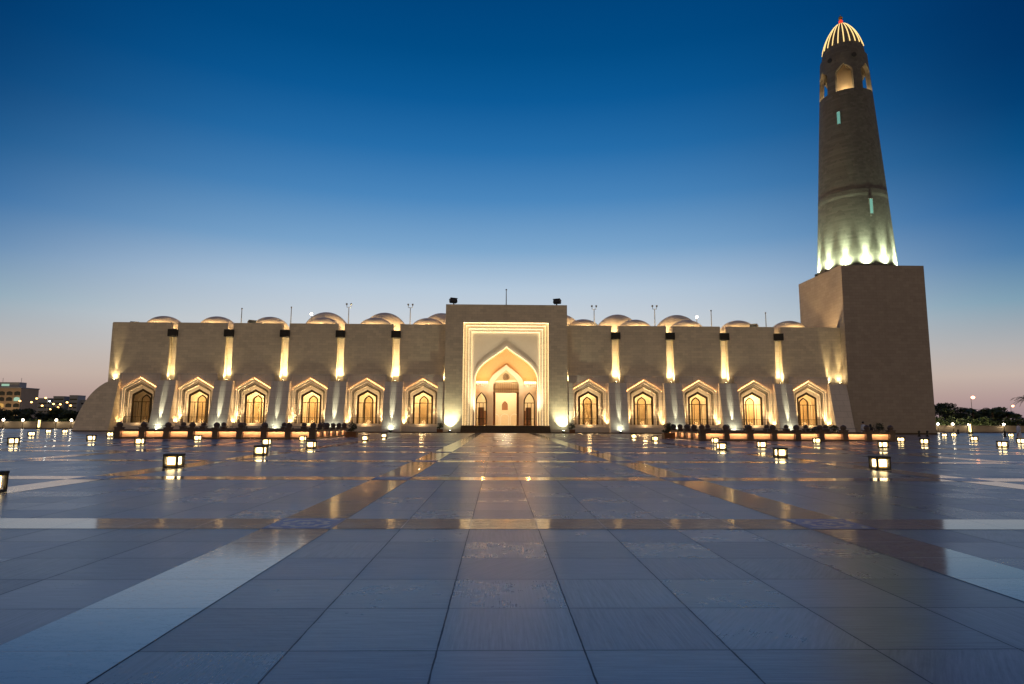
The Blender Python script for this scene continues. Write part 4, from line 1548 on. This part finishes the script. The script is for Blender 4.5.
def palm(x, y, h, spread, label, rng, group='trees beyond the parapet'):
    t = empty('palm_tree', (x, y, 0), label, 'palm', group)
    m = MB()
    lean = rng.uniform(-.35, .35)
    th = h * 0.68
    m.tube([(0, 0, 0), (lean * .2, 0, th * .33), (lean * .55, 0, th * .67), (lean, 0, th)], [0.26, 0.2, 0.18, 0.2], 10)
    m.build('trunk', M['bark'], t, smooth=True)
    m = MB()
    for k_ in range(26):
        a_ = 2 * PI * k_ / 26 * 2.618 + rng.uniform(-.2, .2)
        up = rng.uniform(0.15, 1.25)
        L_ = spread * rng.uniform(0.85, 1.15)
        d = Vector((math.cos(a_), math.sin(a_), 0))
        side = Vector((-math.sin(a_), math.cos(a_), 0))
        prev = None
        for q in range(11):
            t_ = q / 10
            p = Vector((lean, 0, th)) + d * (L_ * t_ * math.cos(up * .7)) + Vector((0, 0, L_ * (math.sin(up) * t_ - 0.75 * t_ * t_)))
            if prev is not None:
                ln = 0.5 * math.sin(PI * min(1, t_ + .12)) ** 0.6 + .1
                for sg in (-1, 1):
                    for e in (0.0, 0.5):
                        b_ = prev.lerp(p, e)
                        tip = b_ + side * sg * ln + d * 0.22 + Vector((0, 0, -0.16 * ln + rng.uniform(-.05, .05)))
                        w_ = (p - prev).normalized() * 0.06
                        m.add([b_ - w_, b_ + w_, tip], [(0, 1, 2)])
                m.add([prev + side * .025, prev - side * .025, p - side * .02, p + side * .02], [(0, 1, 2, 3)])
            prev = p
    m.build('crown', M['leaf'], t)
    return t


def planter(x, y, h, label, bush_r, wide=1.1):
    t = empty('planter', (x, y, 0), label, 'planter', 'brown planters on the plaza')
    m = MB()
    w = wide / 2
    m.box(-w, w, -w, w, 0.05, 0.55)
    m.box(-w - .04, w + .04, -w - .04, w + .04, 0.553, 0.62)
    for sx in (-1, 1):
        for sy in (-1, 1):
            m.box(sx * (w - .1) - .06, sx * (w - .1) + .06, sy * (w - .1) - .06, sy * (w - .1) + .06, 0, 0.048)
    m.build('box', M['wood'], t, bevel=0.01)
    m = MB()
    m.quad((-w + .05, -w + .05, .6), (w - .05, -w + .05, .6), (w - .05, w - .05, .6), (-w + .05, w - .05, .6))
    m.build('soil', M['soil'], t)
    rng = random.Random(int(x * 10))
    s_ = MB()
    s_.tube([(0, 0, .55), (0.03, 0, h * .6), (0, 0, h * .85)], [0.06, 0.05, 0.02], 6)
    s_.build('stem', M['bark'], t)
    m = MB()
    leaf_cloud(m, [((0, 0, h * .85), (bush_r, bush_r, h * .2)), ((0.2, 0, h * .7), (bush_r * .7, bush_r * .7, h * .2)), ((-.2, .1, 0.8), (w * .8, w * .8, .2))], 420, 0.09, rng)
    m.build('foliage', M['leaf_dark'], t)


planter(-15.2, 67.8, 1.55, 'brown planter with a small tree beside the left bench', 0.5)
planter(17.6, 66.6, 1.6, 'brown planter with a small tree beside the right bench', 0.55)
planter(-8.9, 99.6, 1.5, 'brown planter with a shrub left of the portal', 0.5, 0.9)
planter(11.4, 99.6, 1.5, 'brown planter with a shrub right of the portal', 0.5, 0.9)
rngp = random.Random(4)
for x, y, h, lb in ((35.2, 67.5, 1.55, 'dark bushy shrub behind the right bench, left of the standing man'),
                    (33.6, 68.5, 1.35, 'low dark shrub behind the right bench, nearest the last arch'),
                    (39.6, 66.8, 1.75, 'dark shrub past the right end of the right bench')):
    t = empty('shrub', (x, y, 0), lb, 'shrub', 'shrubs behind the right bench')
    m = MB()
    for k_ in range(6):
        m.tube([(0, 0, 0), (rngp.uniform(-.4, .4), rngp.uniform(-.4, .4), h * .7)], [0.03, 0.01], 5)
    m.build('stem', M['bark'], t)
    m = MB()
    leaf_cloud(m, [((0, 0, h * .6), (.8, .6, h * .4)), ((.3, 0, h * .75), (.4, .4, h * .25))], 420, 0.09, rngp)
    m.build('foliage', M['leaf_dark'], t)

# ------------------------------------------------------------------ far edge of the plaza
for x0, x1, lb in ((-112, -66.2, 'low tan stone parapet along the far left edge of the plaza'), (70.6, 112, 'low tan stone parapet along the far right edge of the plaza')):
    t = empty('parapet_wall', ((x0 + x1) / 2, 132, 0), lb, 'wall', 'low parapets at the plaza edge')
    cx = (x0 + x1) / 2
    m = MB()
    m.box(x0 - cx, x1 - cx, 0, 0.5, 0, 1.32)
    m.build('wall', M['parapet'], t)
    m = MB()
    m.box(x0 - cx, x1 - cx, -0.06, 0.56, 1.323, 1.45)
    m.build('coping', M['parapet'], t)
    m = MB()
    m.box(x0 - cx, x1 - cx, -0.05, -0.003, 0, 0.18)
    m.build('base_course', M['basalt'], t)


def globe(x, lb, power=140):
    t = empty('globe_lamp', (x, 131.4, 0), lb, 'lamp', 'white globe lamps before the parapet')
    m = MB()
    m.tube([(0, 0, 0), (0, 0, 1.5)], 0.05, 8)
    m.lathe([(0.16, 0), (0.16, 0.05), (0.06, 0.08)], 0, 0, 12)
    m.build('post', M['black_metal'], t)
    m = MB()
    m.sphere((0, 0, 1.75), 0.21, 16, 10)
    m.build('globe', M['globe'], t, smooth=True)
    lamp('garden_light', 'POINT', (0, 3.4, 0.7), 1100 if x > 0 else 380, (1.0, 0.85, 0.45), t, size=0.15)  # not the globe: unseen garden lamp behind the parapet, lights the trees


for x, lb in ((-98.8, 'white globe lamp at the left edge of the picture'), (-95.0, 'white globe lamp before the apartment building'),
              (-88.4, 'white globe lamp right of the lit column, before the left parapet'), (-85.4, 'white globe lamp nearest the flared wing end'),
              (90.6, 'white globe lamp nearest the tower block'), (93.7, 'second white globe lamp right of the tower block'),
              (97.0, 'white globe lamp just above the lit column on the right'), (104.4, 'white globe lamp farthest right before the parapet')):
    globe(x, lb)


def column_light(x, y, lb):
    t = empty('light_column', (x, y, 0), lb, 'lamp', 'lit columns near the parapet')
    m = MB()
    m.box(-0.26, 0.26, -0.26, 0.26, 1.75, 1.9)
    m.build('cap', M['black_metal'], t)
    m = MB()
    m.box(-0.3, 0.3, -0.3, 0.3, 0, 0.35)
    m.build('base', M['black_metal'], t)
    for sx in (-.22, .22):
        for sy in (-.22, .22):
            m = MB()
            m.box(sx - .035, sx + .035, sy - .035, sy + .035, 0.353, 1.747)
            m.build('corner_post', M['black_metal'], t)
    m = MB()
    m.box(-0.11, 0.11, -0.11, 0.11, 0.36, 1.74)
    m.build('diffuser', M['column_glow'], t)


column_light(-89.0, 127.5, 'tall yellow lit column before the left parapet')
column_light(83.6, 113.0, 'tall yellow lit column before the right parapet')


def bollard(x, y, lb):
    t = empty('bollard', (x, y, 0), lb, 'bollard', 'dark bollards on the plaza')
    m = MB()
    m.lathe([(0.2, 0), (0.2, 0.08), (0.13, 0.12), (0.12, 0.6)], 0, 0, 14)
    m.build('post', M['black_metal'], t, smooth=False)
    m = MB()
    m.lathe([(0.16, 0.6), (0.17, 0.68), (0.1, 0.78), (1e-3, 0.8)], 0, 0, 14)
    m.build('cap', M['black_metal'], t, smooth=True)


bollard(56.9, 86.4, 'left one of two dark bollards before the tower block corner')
bollard(57.75, 86.0, 'right one of two dark bollards before the tower block corner')
bollard(80.0, 111.0, 'dark bollard right of the two tiny lanterns by the tower block')
bollard(67.4, 84.8, 'dark bollard behind the lone lantern on the right')

rng = random.Random(11)
TR = [(104.0, 150, 6.7, 3.4, 'dense dark tree beyond the right parapet, nearest the tower', 'leaf_dark'), (108.2, 153, 6.9, 3.2, 'second dense tree beyond the right parapet from the tower', 'leaf_dark'),
      (112.4, 152, 5.6, 2.6, 'lower bushy tree behind the spreading palm', 'leaf'), (117.6, 153, 5.4, 2.6, 'green tree right of the spreading palm', 'leaf'),
      (122.3, 155, 6.0, 2.8, 'lower green tree beneath the far street lamp', 'leaf'), 
      (-116.5, 150, 5.0, 3.4, 'low dark tree at the left edge of the picture', 'leaf_dark'), (-111.5, 152, 4.4, 3.0, 'low dark tree before the apartment building', 'leaf_dark'),
      (-106.6, 149, 4.2, 2.8, 'low dark tree behind the lit column on the left', 'leaf_dark'), (-102.5, 153, 4.8, 3.0, 'taller dark tree in the middle of the left parapet', 'leaf_dark'),
      (-98.4, 150, 4.2, 2.6, 'low dark tree second from the flared wing end', 'leaf_dark'), (-95.0, 153, 4.1, 2.6, 'low dark tree nearest the flared wing end', 'leaf_dark')]
for x, y, h, s_, lb, mt in TR:
    tree(x, y, h, s_ * (1.25 if x < 0 else 1.6), lb, rng, mt, 0.55 if x < 0 else 0.36, 3000, trunk_h=h * (0.28 if x < 0 else 0.34))
palm(113.6, 146, 6.9, 3.0, 'spreading palm in the middle beyond the right parapet', rng)
palm(109.9, 147, 6.6, 2.6, 'palm just left of the spreading palm, under the tall reddish lamp', rng)
palm(123.4, 148, 11.0, 3.6, 'tallest palm, at the right edge of the picture', rng)
palm(119.4, 149, 6.0, 2.4, 'small palm before the far right street lamp', rng)
m = MB()
leaf_cloud(m, [((-106 + 3.4 * i, 141 + rng.uniform(-1, 1), 0.9), (2.2, 1.2, 1.1)) for i in range(-6, 9)] + [((88 + 3.2 * i, 141 + rng.uniform(-1, 1), 1.5), (2.4, 1.4, 2.0)) for i in range(0, 16)], 15000, 0.36, rng)
tag(m.build('undergrowth', M['leaf_dark']), 'dark low shrubbery massed behind the parapets', 'shrubbery', None, 'stuff')


def street_lamp(x, y, h, lb, mat='sodium', r_=0.32):
    t = empty('street_lamp', (x, y, 0), lb, 'street lamp', 'street lamps beyond the plaza')
    m = MB()
    m.tube([(0, 0, 0), (0, 0, h - 0.4)], [0.13, 0.07], 8)
    m.tube([(0, 0, h - 0.42), (0, -0.5, h - 0.1), (0, -0.9, h)], 0.05, 6)
    m.build('pole', M['grey_metal'], t)
    m = MB()
    m.sphere((0, -1.0, h - 0.03), r_, 12, 8, 0.8)
    m.build('lamp_head', M[mat], t, smooth=True)


SLP = [(22, -167.2, 8.5, 'amber street lamp before the right corner of the apartment building'), (38.7, -161.5, 9.4, 'amber street lamp, upper left of the pair right of the apartments'),
       (35.8, -163.2, 8.1, 'amber street lamp close to the apartment wall corner'), (47.8, -158.4, 9.6, 'highest amber street lamp left of the flared wing end'),
       (46.5, -159.4, 6.9, 'low amber street lamp beneath the highest one'), (55.6, -155.5, 7.5, 'amber street lamp before the left far block'),
       (62, -153.2, 7.4, 'amber street lamp between the two far blocks'), (69, -150.9, 8.1, 'amber street lamp before the right far block'),
       (70.5, -149.6, 7.0, 'amber street lamp nearest the flared wing end'), (60.5, -153.9, 6.3, 'low amber street lamp between the two far blocks'),
       (54.5, -156.4, 5.7, 'lowest amber street lamp above the tree tops')]
for _, x, h, lb in SLP:
    street_lamp(x, 230, h, lb)
street_lamp(-157.6, 231, 8.5, 'cool white street lamp among the amber ones on the left', 'city_white', 0.22)
street_lamp(171.5, 230, 11.5, 'tall reddish street lamp above the trees right of the tower', 'sodium_red', 0.62)
street_lamp(186.7, 231, 8.5, 'reddish street lamp lower down near the right edge', 'sodium_red', 0.45)

# apartment building at the far left
t = empty('apartment_building', (-258, 340, 0), 'tan four storey building with arched windows beyond the left parapet', 'building')
m = MB()
m.box(-32, 9.8, 0, 13, 0, 18.4)
m.build('wall', M['bldg'], t)
m = MB()
m.box(-32.3, 10.1, -0.3, 13.3, 18.403, 18.9)
rf_ = m.build('roof', M['bldg_far'], t)
m = MB()
m.box(-22, 8, 1, 6, 18.903, 21.6)
pt = m.build('penthouse', M['bldg_far'], t)
m = MB()
m.box(-1.2, 2.8, 0.9, 0.97, 19.6, 20.7)
m.build('window', M['lit_glass'], pt)
m = MB()
for x in (-12, -3, 6.6):
    m.tube([(x, 4, 21.4), (x, 4, 24)], 0.08, 6)
m.build('aerial', M['grey_metal'], pt)
wi = 0
for fz in (2.6, 6.0, 9.35, 12.6, 15.6):
    for i in range(9):
        x = -23.4 + i * 3.93
        A_ = outline(1.5, fz - 0.8, fz + 0.55, fz + 1.25, 6, 0.6, 0.5, 0.2, x)
        m = MB()
        m.add([(p[0], -0.12, p[1]) for p in A_], [tuple(range(len(A_)))])
        m.ring(A_, A_, -0.12, -0.003)
        wi += 1
        mt = 'dark_glass'
        if fz == 12.6 and i in (8,):
            mt = 'lit_glass'
        if fz == 9.35 and i == 6:
            mt = 'amber_glass'
        w_ = m.build('window', M[mt], t)
    m = MB()
    m.box(-32.15, 9.95, -0.18, -0.003, fz - 1.55, fz - 1.25)
    m.build('string_course', M['bldg'], t)
lamp('forecourt_light', 'POINT', (7, -14, 4), 3600, (1.0, 0.66, 0.34), t, size=0.5)

FB = [(-486, 640, 18, 14, 25, 'far grey block just right of the apartment building'), (-467.5, 640, 10.5, 12, 27.2, 'far grey block with flat roof, second from the flared wing end'),
      (-452, 640, 8, 12, 28.3, 'tallest far grey block nearest the flared wing end'), (-440, 645, 14, 12, 23.6, 'far grey block partly hidden by the flared wing end'),
      (-505, 660, 22, 12, 20, 'far grey block mostly hidden by the apartment building'), (-476, 670, 12, 12, 21.6, 'low far grey block between the others')]
for x, y, w_, d_, h, lb in FB:
    x = x * 0.92
    t = empty('city_block', (x, y, 0), lb, 'building', 'far city blocks')
    m = MB()
    m.box(-w_ / 2, w_ / 2, 0, d_, 0, h * 0.93)
    m.build('wall', M['bldg_far'], t)
    m = MB()
    m.box(-w_ / 2 - .2, w_ / 2 + .2, -.2, d_ + .2, h * 0.93 + .003, h * 0.93 + .5)
    m.build('roof', M['bldg_far'], t)
    for fz in range(2, int(h * .9) - 1, 4):
        m = MB()
        m.box(-w_ / 2 + .6, w_ / 2 - .6, -0.1, -0.003, fz, fz + 1.4)
        m.build('window_band', M['dark_glass'], t)

# ------------------------------------------------------------------ people
def person(x, y, rz, h, label, cloth, stride=0.12, headcloth=None):
    t = empty('person', (x, y, 0.004), label, 'person', None)
    t.rotation_euler = (0, 0, rz)
    s_ = h / 1.75
    V = [((0, 0, .95), .135), ((0, 0, 1.15), .125), ((0, 0, 1.36), .15), ((0, 0, 1.47), .06), ((0, 0.0, 1.54), .062), ((0, 0.01, 1.62), .088), ((0, 0.0, 1.70), .075),
         ((-.19, 0, 1.40), .062), ((-.24, -.02, 1.14), .045), ((-.23, .08, .92), .034), ((-.22, .10, .83), .03),
         ((.19, 0, 1.40), .062), ((.24, .02, 1.14), .045), ((.23, -.04, .92), .034), ((.22, -.03, .83), .03),
         ((-.09, 0, .88), .10), ((-.10, stride, .48), .068), ((-.10, stride * .8, .08), .042), ((-.10, stride * .8 + .15, .035), .035),
         ((.09, 0, .88), .10), ((.10, -stride * .6, .48), .068), ((.10, -stride * 1.5, .08), .042), ((.10, -stride * 1.5 + .15, .035), .035)]
    E_ = [(0, 1), (1, 2), (2, 3), (3, 4), (4, 5), (5, 6), (2, 7), (7, 8), (8, 9), (9, 10), (2, 11), (11, 12), (12, 13), (13, 14), (0, 15), (15, 16), (16, 17), (17, 18), (0, 19), (19, 20), (20, 21), (21, 22)]
    me = bpy.data.meshes.new('body')
    me.from_pydata([tuple(c * s_ for c in v) for v, _ in V], E_, [])
    me.materials.append(M['skin'])
    o = bpy.data.objects.new('body', me)
    COL.objects.link(o)
    o.parent = t
    o.modifiers.new('skin', 'SKIN')
    sv = me.skin_vertices[0].data
    for i, (_, r_) in enumerate(V):
        sv[i].radius = (r_ * s_, r_ * s_)
        sv[i].use_root = i == 0
    o.modifiers.new('sub', 'SUBSURF').levels = 1
    m = MB()
    # ankle length robe with sleeves
    prof = [(.27, .30, .07), (.25, .25, .3), (.22, .19, .65), (.20, .165, .95), (.19, .155, 1.15), (.215, .165, 1.34), (.17, .13, 1.42), (.085, .085, 1.49)]
    n = 20
    vs = []
    for rx, ry, z in prof:
        for j in range(n):
            a_ = 2 * PI * j / n
            wv = 1 + (0.05 * math.sin(7 * a_ + z * 3) if z < 0.9 else 0)
            vs.append((rx * wv * math.cos(a_) * s_, ry * wv * math.sin(a_) * s_, z * s_))
    m.add(vs, [(i * n + j, i * n + (j + 1) % n, (i + 1) * n + (j + 1) % n, (i + 1) * n + j) for i in range(len(prof) - 1) for j in range(n)])
    for sg, k0 in ((-1, 7), (1, 11)):
        pts = [V[k0][0], V[k0 + 1][0], V[k0 + 2][0]]
        m.tube([tuple(c * s_ for c in p) for p in pts], [.085 * s_, .075 * s_, .07 * s_], 10)
    m.build('robe', M[cloth], t, smooth=True)
    m = MB()
    if headcloth:
        m.lathe([(.20 * s_, 1.38 * s_), (.15 * s_, 1.5 * s_), (.125 * s_, 1.62 * s_), (.11 * s_, 1.7 * s_), (.06 * s_, 1.765 * s_), (1e-3, 1.775 * s_)], 0, -0.02, 16)
        m.build('headscarf', M[headcloth], t, smooth=True)
    else:
        m.sphere((0, -0.012 * s_, 1.665 * s_), 0.107 * s_, 14, 10)
        m.build('hair', M['hair'], t, smooth=True)
    m = MB()
    m.sphere((0, .10 * s_, 1.61 * s_), .018 * s_, 8, 6, 1.4)
    m.build('nose', M['skin'], o if False else t, smooth=True)
    for sx in (-.035, .035):
        m = MB()
        m.sphere((sx * s_, .088 * s_, 1.635 * s_), .011 * s_, 8, 6)
        m.build('eye', M['hair'], t, smooth=True)


person(37.9, 66.4, R(200), 1.86, 'man in a pale robe standing behind the right bench', 'white_cloth')
person(38.75, 66.6, R(120), 1.60, 'figure in a black robe beside the man behind the right bench', 'black_cloth', headcloth='black_cloth')
person(55.75, 68.2, R(80), 1.78, 'walking person in a pale blue robe at the right edge of the picture', 'white_cloth', 0.2)
